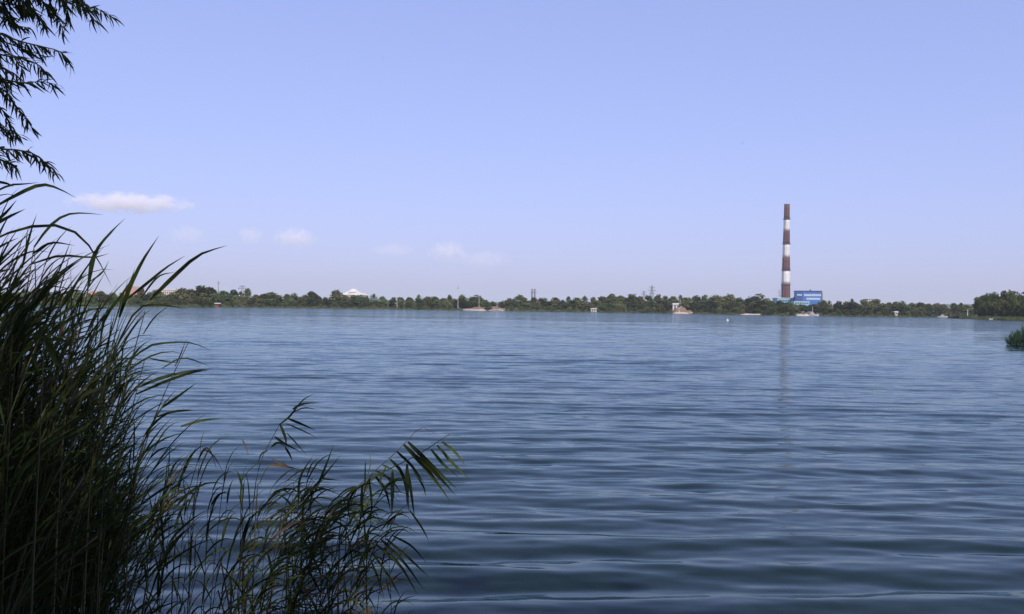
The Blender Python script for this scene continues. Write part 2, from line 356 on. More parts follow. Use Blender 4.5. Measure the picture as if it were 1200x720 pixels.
for px, yt in SKY:
    px_j = px + random.uniform(-1.5, 1.5)
    d = shore_px(px) + random.uniform(18, 50)
    kind = 'slim' if px in SLIM else random.choice(('broad', 'broad', 'tall'))
    if px in (394, 235, 246, 544, 555): kind = 'broad'
    lab = far_label(kind, px)
    if px == 394: lab = 'tall round dark tree beside the white tiered building'
    if px == 886: lab = 'tall round-headed tree beside the striped chimney'
    grp = None if px in (394, 886) else far_group(kind, px)
    plant_tree({'slim': 'poplar_tree', 'broad': 'broadleaf_tree', 'tall': 'upright_tree'}[kind], kind, px_j, d, yt, lab, 'tree', grp, wscale=1.3 if kind != 'slim' else 1.0)
# second rank filling below the skyline, and bushes down to the water
sx = [a for a, _ in SKY]; sy = [b_ for _, b_ in SKY]
px = -60.0
while px < 1142:
    base_y = 361.5 + (px - 600) * math.tan(ROLL) + CAM_H / shore_px(px) * F_PX; top = float(np.interp(px, sx, sy))
    gap = 572 < px < 595 or 925 < px < 960
    if not gap:
        kd = random.choice(('broad', 'tall'))
        plant_tree('broadleaf_tree' if kd == 'broad' else 'upright_tree', kd, px, shore_px(px) + random.uniform(10, 22), top + (base_y - top) * random.uniform(0.16, 0.42), far_label(kd, px), 'tree', far_group(kd, px), wscale=1.7)
    px += random.uniform(8, 12)
px = -62.0
while px < 1142:
    base_y = 361.5 + (px - 600) * math.tan(ROLL) + CAM_H / shore_px(px) * F_PX; top = float(np.interp(px, sx, sy))
    beach = 540 < px < 594 or 787 < px < 815 or 931 < px < 962
    if not beach or random.random() < 0.0:
        plant_tree('waterside_bush', 'bush', px, shore_px(px) + random.uniform(1.5, 7), base_y - (base_y - top) * random.uniform(0.22, 0.52), far_label('bush', px), 'bush', far_group('bush', px), wscale=random.uniform(0.9, 1.3))
    px += random.uniform(5.5, 9.5)
for px, dd, yt in ((578, 90, 353), (588, 110, 352), (569, 80, 351), (926, 45, 355), (932, 45, 356), (937, 70, 356.5), (943, 60, 357), (952, 60, 356.5), (948, 60, 357), (956, 55, 356), (962, 45, 353), (553, 60, 352), (560, 60, 353), (545, 40, 352)):
    plant_tree('broadleaf_tree', 'broad', px, shore_px(px) + dd, yt, far_label('broad', px), 'tree', far_group('broad', px), wscale=1.6)

# shore grass and sedge as one uncountable fringe
def grass_fringe(name, label, pts, n, hgt, wid, m, seed):
    g = np.random.default_rng(seed); V = []
    for i in range(n):
        x, y, z = pts(g); h = hgt * g.uniform(0.4, 1.2); a = g.random() * 3.14; u = np.array([math.cos(a), math.sin(a), 0]) * wid * g.uniform(0.5, 1.3)
        p = np.array([x, y, z]); q = p + np.array([g.normal(0, 0.2) * h, g.normal(0, 0.2) * h, h])
        V += [p - u, p + u, q + u * 0.25, q - u * 0.25]
    return tag(link(name, np_mesh(name, np.array(V), np.arange(len(V)).reshape(-1, 4)), m), label, 'grass', kind='stuff')
def fringe_pts(g):
    while True:
        px = g.uniform(-60, 1145)
        if not (544 < px < 592 or 788 < px < 812 or 934 < px < 948): break
    a = math.atan((px - 600) / F_PX); s = g.uniform(-1.0, 5); r = shore(a) + s
    return r * math.sin(a), r * math.cos(a), max(-0.1, float(land_z(s, None, a)))
grass_fringe('shore_grass', 'green sedge and grass fringe along the far waterline', fringe_pts, 9000, 0.9, 0.30, M['grass'], 5)

# the headland on the right, nearer than the rest
HD = 395.0
def head_front(px): return HD + max(0, (1200 - px)) * 0.55
def make_headland():
    v = []; f = []; xs = np.linspace(1128, 1900, 60); n = 6
    for i, px in enumerate(xs):
        d0 = head_front(px); x = P(px, 372, d0).x
        for s, z in ((-4, -0.7), (0, -0.03), (2.5, 0.55), (10, 0.9), (60, 1.3), (130, -0.6)):
            k = min(1, .12 + (px - 1128) / 14)
            v.append((x + s * 0.35, d0 + s * max(k, .5), z * (k if z > 0 else 1)))
    f = [(i * n + j, (i + 1) * n + j, (i + 1) * n + j + 1, i * n + j + 1) for i in range(len(xs) - 1) for j in range(n - 1)]
    tag(pyd('headland', v, f, M['land'], smooth=True), kind='structure')
make_headland()
for px, yt, s in ((1147, 347.5, 20), (1153, 345, 30), (1160, 343, 22), (1167, 342, 34), (1175, 340, 26), (1183, 339.5, 38), (1191, 340, 25), (1199, 340.5, 36), (1209, 341, 26), (1220, 342, 30), (1232, 343, 30), (1245, 344, 30),
                  (1151, 353, 14), (1159, 352, 13), (1170, 350, 14), (1180, 352, 14), (1190, 350, 14), (1201, 351, 14), (1214, 351, 14)):
    d = head_front(px) + s
    h = P(px, yt, d).z - 0.8
    o = plant_tree('headland_tree', 'broad', px, d, yt, 'large yellowish green tree packed into the clump on the grassy headland', 'tree', 'trees on the headland', mats=[M['head']], wscale=0.85, h=h)
    o.location.z = 0.8
def head_pts(g):
    px = g.uniform(1124, 1320); d = head_front(px) + g.uniform(-1.5, 9); k = min(1, (px - 1120) / 12)
    return P(px, 372, d).x, d, 0.3 * k
grass_fringe('headland_grass', 'bright green sedge bank at the foot of the headland trees', head_pts, 5000, 1.15, 0.16, M['grass'], 9)

# ---------------------------------------------------------------- chimney and plant
CH_D = 1000.0
def make_chimney():
    base = P(920.3, 368, CH_D); zt = P(923, 240, CH_D).z; z0 = 2.5
    o = empty('striped_chimney', (base.x, CH_D, z0)); H = zt - z0
    tag(o, 'tall tapering chimney with red-brown and white bands above the blue plant', 'chimney')
    ys = [240, 257, 271, 286, 302, 317, 333, 352, 368]
    zs = [P(922, y, CH_D).z - z0 for y in ys]; zs[-1] = 0
    rad = lambda z: 5.5 - 2.55 * (z / H) ** 0.85
    for i in range(8):
        a, b_ = zs[i + 1], zs[i]
        prof = [(rad(a + (b_ - a) * t), a + (b_ - a) * t) for t in np.linspace(0, 1, 5)]
        if i == 7: m_ = M['red']
        else: m_ = M['red'] if i % 2 == 0 else M['chwhite']
        MB().lathe(prof, 40).build('band', m_, o, True)
    MB().lathe([(2.9, H - 0.4), (3.25, H - 0.2), (3.25, H + 0.5), (2.2, H + 0.5)], 32).build('rim', M['steel'], o)
    for z in (zs[1], zs[3], zs[5], zs[6] - 1):
        r0 = rad(z)
        g = MB().lathe([(r0 - .1, z - 0.25), (r0 + 0.95, z - 0.25), (r0 + 0.95, z), (r0 - .1, z)], 32)
        for k in range(16):
            a = k * math.pi / 8; g.tube([((r0 + .9) * math.cos(a), (r0 + .9) * math.sin(a), z), ((r0 + .9) * math.cos(a), (r0 + .9) * math.sin(a), z + 1.1)], 0.05, 4)
        g.tube([((r0 + .9) * math.cos(k * math.pi / 16), (r0 + .9) * math.sin(k * math.pi / 16), z + 1.1) for k in range(33)], 0.06, 4, False)
        g.build('gallery', M['steel'], o)
    l = MB()
    for s in (-0.35, 0.35): l.tube([(-rad(z) * 0.75 + s * .7, -rad(z) * 0.75 - .2 - s * .7, z) for z in np.linspace(3, H, 20)], 0.07, 4)
    for z in np.arange(4, H, 1.5): l.tube([(-rad(z) * 0.75 - .25, -rad(z) * .75 + .05, z), (-rad(z) * .75 + .25, -rad(z) * .75 - .45, z)], 0.04, 4)
    l.build('ladder', M['steel'], o)
make_chimney()
def make_stair_tower():
    d = 985.0; x = P(914.2, 345, d).x; z0 = 2.5; zt = P(914.2, 340, d).z - z0
    o = empty('stair_tower', (x, d, z0)); tag(o, 'slim pale steel stair tower against the foot of the chimney', 'tower')
    for a in (-1, 1):
        for b_ in (-1, 1): MB().box(a - .15, a + .15, b_ - .15, b_ + .15, 0, zt).build('leg', M['cyan'], o)
    for k, z in enumerate(np.arange(3, zt, 3)): MB().box(-1.3, 1.3, -1.3, 1.3, z, z + 0.25).build('landing', M['steel'], o)
make_stair_tower()
def windows_row(o, x0, x1, y, z0, z1, n, m, gap=0.25, name='window', frame=None):
    w = (x1 - x0) / n
    for i in range(n):
        a = x0 + i * w + w * gap / 2; b_ = x0 + (i + 1) * w - w * gap / 2
        MB().box(a, b_, y - 0.10, y + 0.05, z0, z1).build(name, m, o)
def make_plant():
    d = 940.0; xl, xr = P(932.5, 350, d).x, P(961.5, 350, d).x; z0 = 2.5; zt = P(945, 341.7, d).z - z0; w = xr - xl
    o = empty('power_plant', (xl, d, z0), R(-14)); tag(o, 'blue clad boiler house with rows of pale windows behind the trees', 'building')
    MB().box(0, w, 0, 30, 0, zt).build('wall', M['blue'], o)
    xs = w * 0.27
    MB().box(-0.15, xs, -0.25, -0.003, 0, zt - .1).build('shaded_side', M['navy'], o)  # darker strip on the front, painted for the shaded left side wall
    MB().box(-0.5, w + 0.5, -0.5, 30.5, zt, zt + 0.7).build('roof', M['navy'], o)
    windows_row(o, xs + 1.2, w - 0.8, -0.02, zt - 5.0, zt - 2.8, 9, M['glassp'], 0.16)
    windows_row(o, xs + 3.6, w - 1.5, -0.02, zt - 8.8, zt - 6.7, 8, M['glassp'], 0.14)
    windows_row(o, 1.2, xs - 0.8, -0.25, zt - 4.6, zt - 3.0, 3, M['glassp'], 0.2)
    MB().box(w + 0.02, w + 0.9, 1, 6, 0, zt - 1).build('pipe_riser', M['redsoil'], o)
    MB().box(w * .55, w * .62, 8, 10, zt + .7, zt + 2.2).build('roof_vent', M['steel'], o)
    # lower pale cyan hall that links the boiler house with the chimney
    d2 = 955.0; a, b_ = P(911, 352, d2).x, P(934.5, 352, d2).x; h1 = P(922, 349.8, d2).z - z0
    q = empty('turbine_hall', (a, d2, z0)); tag(q, 'low pale cyan hall at the foot of the striped chimney', 'building')
    MB().box(0, b_ - a, 0, 18, 0, h1).build('wall', M['cyan'], q); MB().box(-.4, b_ - a + .4, -.4, 18.4, h1, h1 + .5).build('roof', M['chwhite'], q)
    MB().box((b_ - a) * .78, b_ - a - .1, -1.5, -0.003, 0, h1 + 1.2).build('duct_box', M['blue'], q)
    windows_row(q, 1, (b_ - a) * .7, 0, h1 - 3.5, h1 - 1.8, 6, M['window'], 0.3)
    d3 = 915.0; a, b_ = P(930.5, 355, d3).x, P(948.5, 355, d3).x; h1 = P(940, 353.7, d3).z - 2.2
    q = empty('annex', (a, d3, 2.2)); tag(q, 'low white annex in front of the blue boiler house', 'building')
    MB().box(0, b_ - a, 0, 10, 0, h1).build('wall', M['cyan'], q); MB().box(-.3, b_ - a + .3, -.3, 10.3, h1, h1 + .4).build('roof', M['white'], q)
    windows_row(q, .8, b_ - a - .8, 0, h1 - 2.4, h1 - 1.0, 6, M['window'], 0.35)
make_plant()

# ---------------------------------------------------------------- other buildings
def house(name, label, px0, px1, ytop, d, wallm, roofm, storeys=2, pitched=0.0, depth=12, nwin=6):
    xl, xr = P(px0, ytop, d).x, P(px1, ytop, d).x; z0 = 2.0; zt = P((px0 + px1) / 2, ytop, d).z - z0; w = xr - xl; zw = zt * (1 - pitched)
    o = empty(name, (xl, d, z0)); tag(o, label, 'building')
    MB().box(0, w, 0, depth, 0, zw).build('wall', wallm, o)
    if pitched: MB().prism([(-.5, zw), (w + .5, zw), (w * .5, zt)], -.5, depth + .5).build('roof', roofm, o)
    else: MB().box(-.4, w + .4, -.4, depth + .4, zw + .002, zw + .5).build('roof', roofm, o)
    for s in range(storeys):
        zc = zw - 2.3 - s * 3.0
        if zc > 1: windows_row(o, w * .04, w * .96, 0, zc, zc + 1.4, nwin, M['window'], 0.5)
    return o
house('apartment_block', 'long cream block with flat roof showing over the left trees', 190, 214, 340.2, 560, M['cream'], M['white'], 3, 0, 14, 10)
house('gabled_house', 'pink roofed gabled house half hidden by reeds and trees', 143, 161, 335.5, 540, M['cream'], M['pinkroof'], 2, 0.62, 14, 5)
house('roadside_house', 'small cream house with pink roof among the far left trees', 100, 116, 341, 540, M['cream'], M['pinkroof'], 1, 0.4, 10, 4)
house('waterworks_building', 'small white flat-roofed building over the trees right of the boiler house', 1017, 1029, 351.3, 850, M['white'], M['steel'], 2, 0, 10, 4)
def tiered():
    d = 760.0; z0 = 2.5; o = empty('tiered_building', (P(413, 350, d).x, d, z0)); tag(o, 'white tiered building with stepped sloping roofs rising over the trees', 'building')
    g = lambda px: P(px, 345, d).x - o.location.x
    zz = lambda py: P(413, py, d).z - z0
    MB().box(g(400), g(428), 0, 16, 0, zz(346)).build('lower_tier', M['white'], o)
    MB().prism([(g(399), zz(346)), (g(429), zz(346)), (g(423.5), zz(343.4)), (g(403), zz(343.4))], -0.6, 16.6).build('lower_roof', M['chwhite'], o)
    MB().prism([(g(404), zz(343.39)), (g(421), zz(343.39)), (g(417), zz(340.9)), (g(408), zz(340.9))], 1.5, 14.5).build('middle_roof', M['white'], o)
    MB().prism([(g(409), zz(340.89)), (g(416.5), zz(340.89)), (g(414.5), zz(338.6)), (g(410.5), zz(338.6))], 3, 13).build('upper_roof', M['chwhite'], o)
    windows_row(o, g(402), g(426), 0, zz(346) - 2.6, zz(346) - .9, 9, M['window'], .3)
    windows_row(o, g(408), g(417), 1.5, zz(343.2), zz(342.4), 5, M['window'], .3)
tiered()

# ---------------------------------------------------------------- masts, pylons, poles
def pylon(px, ytop, d, label, grp, arms=3, wide=3.0):
    z0 = 3.0; x = P(px, ytop, d).x; h = P(px, ytop, d).z - z0
    o = empty('power_pylon', (x, d, z0), 0.3); tag(o, label, 'pylon', grp)
    def hw(z): return wide * (1 - 0.86 * z / h) 
    for sx_ in (-1, 1):
        for sy_ in (-1, 1): MB().tube([(sx_ * hw(z), sy_ * hw(z), z) for z in (0, h * .5, h)], 0.15, 4).build('leg', M['steel'], o)
    m = MB(); zs = np.linspace(0, h * .96, 9)
    for a, b_ in zip(zs[:-1], zs[1:]):
        for sy_ in (-1, 1):
            m.tube([(-hw(a), sy_ * hw(a), a), (hw(b_), sy_ * hw(b_), b_)], .09, 4).tube([(hw(a), sy_ * hw(a), a), (-hw(b_), sy_ * hw(b_), b_)], .09, 4)
            m.tube([(sy_ * hw(a), -hw(a), a), (sy_ * hw(b_), hw(b_), b_)], .09, 4)
    m.build('lattice', M['steel'], o)
    for k in range(arms):
        z = h * (0.93 - 0.13 * k); L = wide * (0.9 + 0.35 * (k == 1)) * 1.25
        MB().tube([(-L, 0, z + .1), (0, 0, z + .9), (L, 0, z + .1)], .13, 4).tube([(-L, 0, z), (L, 0, z)], .13, 4).build('cross_arm', M['steel'], o)
        for s in (-1, 1): MB().tube([(s * L * .95, 0, z), (s * L * .95, 0, z - 1.2)], .12, 5).build('insulator', M['steel'], o)
pylon(764, 335, 1000, 'tall lattice pylon with spreading cross arms over the trees', None)
pylon(754.5, 341, 1250, 'smaller lattice pylon set back beside the tall one', None)
pylon(284, 334.5, 800, 'lattice pylon showing over the far left trees', None, 2, 2.2)
pylon(623.6, 338.5, 820, 'narrow lattice pylon of a close pair over the trees', 'close pair of narrow pylons', 2, 1.0)
pylon(626.8, 338.5, 835, 'narrow lattice pylon of a close pair over the trees', 'close pair of narrow pylons', 2, 1.0)
def mast(name, px, ytop, d, rad, m, label, cat, z0=1.0, extra=True):
    x = P(px, ytop, d).x; h = P(px, ytop, d).z - z0
    o = empty(name, (x, d, z0)); tag(o, label, cat)
    MB().tube([(0, 0, 0), (0, 0, h * .6), (0, 0, h)], [rad, rad * .8, rad * .45], 8).build('shaft', m, o)
    MB().box(-rad * 2.2, rad * 2.2, -rad * 2.2, rad * 2.2, 0, .5).build('footing', M['steel'], o)
    if extra:
        for z in (h * .97, h * .9): MB().box(-rad * 3.2, rad * 3.2, -rad * .6, rad * .6, z, z + .3).build('antenna', M['steel'], o)
    return o
mast('radio_mast', 256, 330, 640, 0.30, M['steel'], 'thin grey radio mast standing up from the far left trees', 'mast')
mast('light_mast', 537, 336, shore_px(537) + 6, 0.15, M['white'], 'tall white mast standing at the edge of the sandy beach', 'mast')
mast('lamp_post', 561.5, 347.5, shore_px(561) + 12, 0.13, M['white'], 'white lamp post behind the pale sand heaps', 'lamp post')
mast('lamp_post', 465.5, 349, shore_px(465) + 3, 0.11, M['white'], 'pale lamp post against the trees left of the beach', 'lamp post')
mast('marker_post', 1134, 362.5, 470, 0.2, M['white'], 'white marker post at the tip of the headland', 'post', z0=0.3, extra=False)

# ---------------------------------------------------------------- beach, huts, boats
def heap(name, px0, px1, d, hgt, depth, m, label, cat=None, kind=None, seed=0, z0=0.15):
    g = np.random.default_rng(seed); xl, xr = P(px0, 362, d).x, P(px1, 362, d).x; nx, ny = 26, 9; v = []
    for i in range(nx):
        for j in range(ny):
            t, s = i / (nx - 1), j / (ny - 1)
            e = min(1, 6 * t, 6 * (1 - t)) ; p = math.sin(math.pi * min(1, s * 1.15)) if s < .87 else 0.25
            z = hgt * e * p * (0.75 + 0.35 * math.sin(t * 13 + seed) * math.sin(t * 5 + s * 3)) + (g.normal(0, hgt * .05) if 0 < i < nx - 1 and 0 < j < ny - 1 else -.4)
            v.append((xl + (xr - xl) * t, d + depth * s, z0 + z))
    f = [(i * ny + j, (i + 1) * ny + j, (i + 1) * ny + j + 1, i * ny + j + 1) for i in range(nx - 1) for j in range(ny - 1)]
    o = pyd(name, v, f, m, smooth=True); return tag(o, label, cat, None, kind)
bd = shore_px(570)
heap('sand_heap', 547, 570, bd - 1.5, .95, 12, M['sand'], 'wide pale sand heap at the waterline below the lamp post', 'sand heap', seed=1)
heap('sand_heap', 572, 592, bd - 1.5, .9, 12, M['sand'], 'pale sand heap at the waterline right of the lamp post', 'sand heap', seed=2)
heap('soil_bank', 541, 598, bd + 9, 2.2, 16, M['redsoil'], 'low reddish soil bank behind the pale sand heaps', 'soil bank', seed=3, z0=0.5)
hd_ = shore_px(800)
heap('sandy_slope', 789, 815, hd_ - 1, 4.2, 20, M['redsoil'], 'bare reddish slope running down from the white hut to the water', 'slope', seed=4)
heap('sand_strip', 789, 816, hd_ - 3, 0.9, 6, M['sand'], 'pale sand strip at the water below the reddish slope', 'sand strip', seed=5)
heap('sand_strip', 868, 920, shore_px(890) - 2, 0.7, 6, M['sand'], 'long thin pale sand strip under the trees left of the boat', 'sand strip', seed=6)
heap('sand_spit', 934, 950, shore_px(940) - 3, 1.1, 7, M['sand'], 'pale sand spit beside the moored sailing boat', 'sand spit', seed=7)
def hut(name, label, px0, px1, ytop, d, z0, wallm, roofm, depth=5):
    xl, xr = P(px0, ytop, d).x, P(px1, ytop, d).x; w = xr - xl; zt = P((px0 + px1) / 2, ytop, d).z - z0
    o = empty(name, (xl, d, z0)); tag(o, label, 'hut')
    MB().box(0, w, 0, depth, -1, zt * .72).build('wall', wallm, o)
    MB().prism([(-.4, zt * .722), (w + .4, zt * .722), (w + .2, zt), (-.2, zt * .94)], -.5, depth + .5).build('roof', roofm, o)
    MB().box(w * .15, w * .35, -.06, .02, 0, zt * .6).build('door', M['wood'], o)
    MB().box(w * .5, w * .85, -.06, .02, zt * .3, zt * .58).build('window', M['window'], o)
hut('beach_hut', 'white flat-roofed hut on top of the reddish slope', 788.5, 799, 355.2, hd_ + 14, 2.6, M['white'], M['white'])
hut('kiosk', 'small white kiosk on the grass right of the boiler house', 1047.8, 1052, 364.8, shore_px(1050) + 4, 0.6, M['white'], M['white'], 3)
hut('boat_shed', 'small white boat shed at the water among the trees right of the beach', 692.5, 699, 361.2, shore_px(695) + .5, 0.3, M['white'], M['white'], 3)
hut('red_hut', 'small red and white hut at the foot of the far left trees', 252, 255.6, 355, shore_px(252) + 1, 0.3, M['redpaint'], M['white'], 3)
def boat(name, label, px0, px1, d, m, mast_y=None, cabin=True, hgt=1.0):
    xl, xr = P(px0, 368, d).x, P(px1, 368, d).x; L = xr - xl; o = empty(name, ((xl + xr) / 2, d, 0)); tag(o, label, 'boat')
    v = []; f = []; n = 11; prof = ((0, -.3), (.75, -.1), (1, .55), (1.04, 1.0))
    for i in range(n):
        t = i / (n - 1); w = (math.sin(math.pi * (0.14 + 0.86 * t)) ** .6 if t < 1 else 0.02) * L * .15; sh = 1 + .35 * (2 * t - 1) ** 2
        for s in (-1, 1):
            for a, z in prof: v.append((-L / 2 + L * t, s * a * w, (z * sh if z > 0 else z) * hgt))
    for i in range(n - 1):
        for s in (0, 1):
            for j in range(3):
                a = i * 8 + s * 4 + j; f.append((a, a + 8, a + 9, a + 1))
        f.append((i * 8 + 3, i * 8 + 7, i * 8 + 15, i * 8 + 11))
    f.append((0, 1, 2, 3, 7, 6, 5, 4))
    pyd('hull', v, f, m, o, True)
    if cabin: MB().prism([(-L * .2, hgt * .9), (L * .15, hgt * .9), (L * .09, hgt * 1.9), (-L * .18, hgt * 1.95)], -L * .08, L * .08).build('cabin', M['white'], o); windows_row(o, -L * .15, L * .08, -L * .08, hgt * 1.3, hgt * 1.65, 3, M['window'], .3)
    if mast_y:
        h = P((px0 + px1) / 2, mast_y, d).z
        MB().tube([(0, 0, hgt * .8), (0, 0, h)], [.13, .08], 6).build('mast', M['white'], o)
        MB().tube([(0, 0, hgt * 2.4), (-L * .42, 0, hgt * 2.2)], .12, 6).build('boom', M['white'], o)
boat('sailing_boat', 'white sailing boat with bare mast moored at the sand spit', 945, 959.5, shore_px(950) - 4, M['white'], 359.2)
boat('motor_boat', 'low white motor boat moored near the headland tip', 1099, 1110.5, shore_px(1104) - 14, M['white'], None)
boat('rowing_boat', 'small white rowing boat drawn up at the left end of the beach', 542.5, 548, shore_px(545) - 2, M['white'], None, False, .8)
boat('rowing_boat', 'small pale rowing boat lying under the headland sedge', 1159, 1163.5, head_front(1161) - 4, M['white'], None, False, .5)
# people by the far slope, two pixels tall: a continuous skinned figure
def person(px, d, label, shirt, z0=0.5):
    o = empty('person', (P(px, 366, d).x, d, z0)); tag(o, label, 'person')
    me = bpy.data.meshes.new('body'); 
    J = [((0, 0, .95), .15), ((0, 0, 1.2), .17), ((0, 0, 1.42), .16), ((0, 0, 1.52), .06), ((0, 0, 1.66), .11), ((.1, 0, .9), .1), ((.12, 0.02, .5), .075), ((.13, 0, .08), .05), ((.14, -.14, .04), .04), ((-.1, 0, .9), .1), ((-.13, -.02, .5), .075), ((-.15, 0, .08), .05), ((-.16, -.14, .04), .04),
         ((.22, 0, 1.4), .07), ((.3, 0, 1.15), .05), ((.3, -.1, .9), .035), ((-.22, 0, 1.4), .07), ((-.3, 0, 1.15), .05), ((-.3, -.08, .9), .035)]
    E = [(0, 1), (1, 2), (2, 3), (3, 4), (0, 5), (5, 6), (6, 7), (7, 8), (0, 9), (9, 10), (10, 11), (11, 12), (2, 13), (13, 14), (14, 15), (2, 16), (16, 17), (17, 18)]
    me.from_pydata([j[0] for j in J], E, []); b_ = link('body', me, shirt, o)
    sk = b_.modifiers.new('skin', 'SKIN')
    for i, j in enumerate(J): me.skin_vertices[0].data[i].radius = (j[1], j[1])
    me.skin_vertices[0].data[0].use_root = True
    b_.modifiers.new('sub', 'SUBSURF').levels = 1
person(796, hd_ - .5, 'person in pale clothes standing on the sand below the slope', M['white'])
person(821, hd_ + .5, 'person in pale clothes standing right of the reddish slope', M['white'])
# buoy on the water
def buoy(px, py, label):
    d = CAM_H / -ray(px, py).z; o = empty('buoy', (P(px, py, d).x, d, 0)); tag(o, label, 'buoy')
    MB().lathe([(.06, -.2), (.22, -.12), (.26, .04), (.18, .2), (.07, .26)], 16).build('float', M['white'], o, True)
    MB().tube([(0, 0, .24), (0, 0, .6)], .03, 6).build('staff', M['white'], o); MB().lathe([(.02, .55), (.08, .6), (.02, .68)], 10).build('topmark', M['redpaint'], o)
buoy(852.5, 376, 'small white buoy floating off the far shore')
def bird(px, py, d, label, rz):
    o = empty('bird', P(px, py, d), rz); tag(o, label, 'bird', 'birds high over the lake')
    v = []; f = []
    prof = [(-.2, .005, 0), (-.1, .035, 0), (0, .05, 0), (.1, .045, .01), (.16, .03, .025), (.2, .03, .03), (.25, .004, .02)]
    for x, r_, z in prof:
        for k in range(6): v.append((x, r_ * math.cos(k * math.pi / 3), z + r_ * math.sin(k * math.pi / 3)))
    f = [(i * 6 + k, i * 6 + (k + 1) % 6, i * 6 + 6 + (k + 1) % 6, i * 6 + 6 + k) for i in range(6) for k in range(6)]
    b_ = len(v)
    for s in (-1, 1):
        c = len(v); v += [(.1, s * .03, .03), (-.05, s * .03, .03), (.09, s * .22, .11), (-.05, s * .2, .11), (-.02, s * .45, .05), (-.07, s * .43, .05)]
        f += [(c, c + 1, c + 3, c + 2), (c + 2, c + 3, c + 5, c + 4)]
    v += [(-.18, -.02, 0), (-.18, .02, 0), (-.34, .07, 0), (-.34, -.07, 0)]; f.append((len(v) - 4, len(v) - 3, len(v) - 2, len(v) - 1))
    pyd('body', v, f, M['bird'], o)
for a in ((448, 68, 260, 'small dark bird flying high over the lake', .4), (673, 184, 230, 'small dark bird flying high over the lake', 1.9), (870, 168, 230, 'small dark bird flying high over the lake', 2.8)): bird(*a)

# ---------------------------------------------------------------- reeds
def ribbon(pts, w, hint, base=0.55):
    pts = [Vector(p) for p in pts]; n = len(pts); v = []; f = []
    for i, p in enumerate(pts):
        t = (pts[min(i + 1, n - 1)] - pts[max(i - 1, 0)]).normalized(); s = t.cross(hint)
        s = s.normalized() if s.length > 1e-4 else Vector((1, 0, 0)); nn = s.cross(t).normalized()
        k = i / (n - 1); ww = w * 0.5 * (base + (1 - base) * min(1, k / .22) if k < .3 else (1 - ((k - .3) / .7) ** 1.7)); ww = max(ww, w * .02)
        v += [p - s * ww + nn * ww * .35, p, p + s * ww + nn * ww * .35]
    for i in range(n - 1):
        a = i * 3; f += [(a, a + 1, a + 4, a + 3), (a + 1, a + 2, a + 5, a + 4)]
    return v, f
def spline(pts, n):                              # Catmull-Rom through the points
    pts = [Vector(p) for p in pts]; q = [pts[0] * 2 - pts[1]] + pts + [pts[-1] * 2 - pts[-2]]; out = []
    for i in range(n):
        t = i / (n - 1) * (len(pts) - 1); k = min(int(t), len(pts) - 2); u = t - k; a, b_, c, d = q[k:k + 4]
        out.append(0.5 * ((2 * b_) + (c - a) * u + (2 * a - 5 * b_ + 4 * c - d) * u * u + (3 * b_ - a - 3 * c + d) * u ** 3))
    return out
def rv(s=1.0): return Vector((random.gauss(0, s), random.gauss(0, s), random.gauss(0, s)))
def ground_z(x, y):
    s = y - bank_edge(x); return float(np.interp(-s, [-1.2, -0.2, 0, 0.5, 2, 6], [-0.55, -0.09, 0.0, 0.07, 0.12, 0.3]))
def grow_leaf(p, tan, length, out, wind, droop, w):
    d = (tan * random.uniform(.7, 1.1) + out * random.uniform(.25, .6) + Vector((wind, 0, 0)) * random.uniform(.3, .9)).normalized(); pts = [p.copy()]; ds = length / 6
    for i in range(6):
        p = p + d * ds; pts.append(p); d = (d + Vector((wind * .10, 0, -droop * (0.4 + 0.28 * i)))).normalized()
    return ribbon(pts, w, (Vector((0, -1, .6)) + rv(.55)).normalized())
def reed_parts(tip, base, nleaf, wind, lmin, lmax, w, droop, lo=.3, bow=.5):
    """stem points and a list of leaf ribbons"""
    base = Vector(base); tip = Vector(tip); c = Vector((base.x + (tip.x - base.x) * (1 - bow) * .5, base.y, base.z + (tip.z - base.z) * (.5 + .18 * bow)))
    st = [base * (1 - t) ** 2 + c * 2 * t * (1 - t) + tip * t * t for t in np.linspace(0, 1, 8)]
    leaves = []; ph = random.random() * 6.28
    for k in range(nleaf):
        t = lo + (1 - lo) * (k + random.uniform(-.3, .3)) / max(1, nleaf - 1); t = min(max(t, lo), 1); x = t * 7; i = min(int(x), 6)
        p = st[i].lerp(st[i + 1], x - i); tan = (st[i + 1] - st[i]).normalized(); a = ph + k * 2.6
        out = Vector((math.cos(a), math.sin(a) * .8, 0)); L = random.uniform(lmin, lmax) * (1 if t < .9 else .8)
        leaves.append(grow_leaf(p, tan, L, out * (1.0 if t < .85 else .35), wind, droop, w * random.uniform(.7, 1.15)))
    return st, leaves
def reed_object(name, st, leaves, label, cat, group, rad=.0045, lm=None, sm=None, cat_dead=True):
    b_ = st[0]; o = empty(name, b_); tag(o, label, cat, group)
    m = MB().tube([p - b_ for p in st], [rad * (1 - .6 * i / (len(st) - 1)) for i in range(len(st))], 5); m.build('stem', sm or M['stem'], o, True)
    for v, f in leaves:
        mm = lm or (M['dead'] if not lm and cat_dead and random.random() < .045 else M['reed_light'] if random.random() < .22 else M['reed'])  # scattered lighter blades put the look of sunlit leaves into the colour
        pyd('leaf', [Vector(p) - b_ for p in v], f, mm, o, True)
    return o
class Bulk:
    def __init__(s): s.v = []; s.f = []
    def add(s, v, f):
        b_ = len(s.v); s.v += [tuple(p) for p in v]; s.f += [tuple(b_ + k for k in q) for q in f]
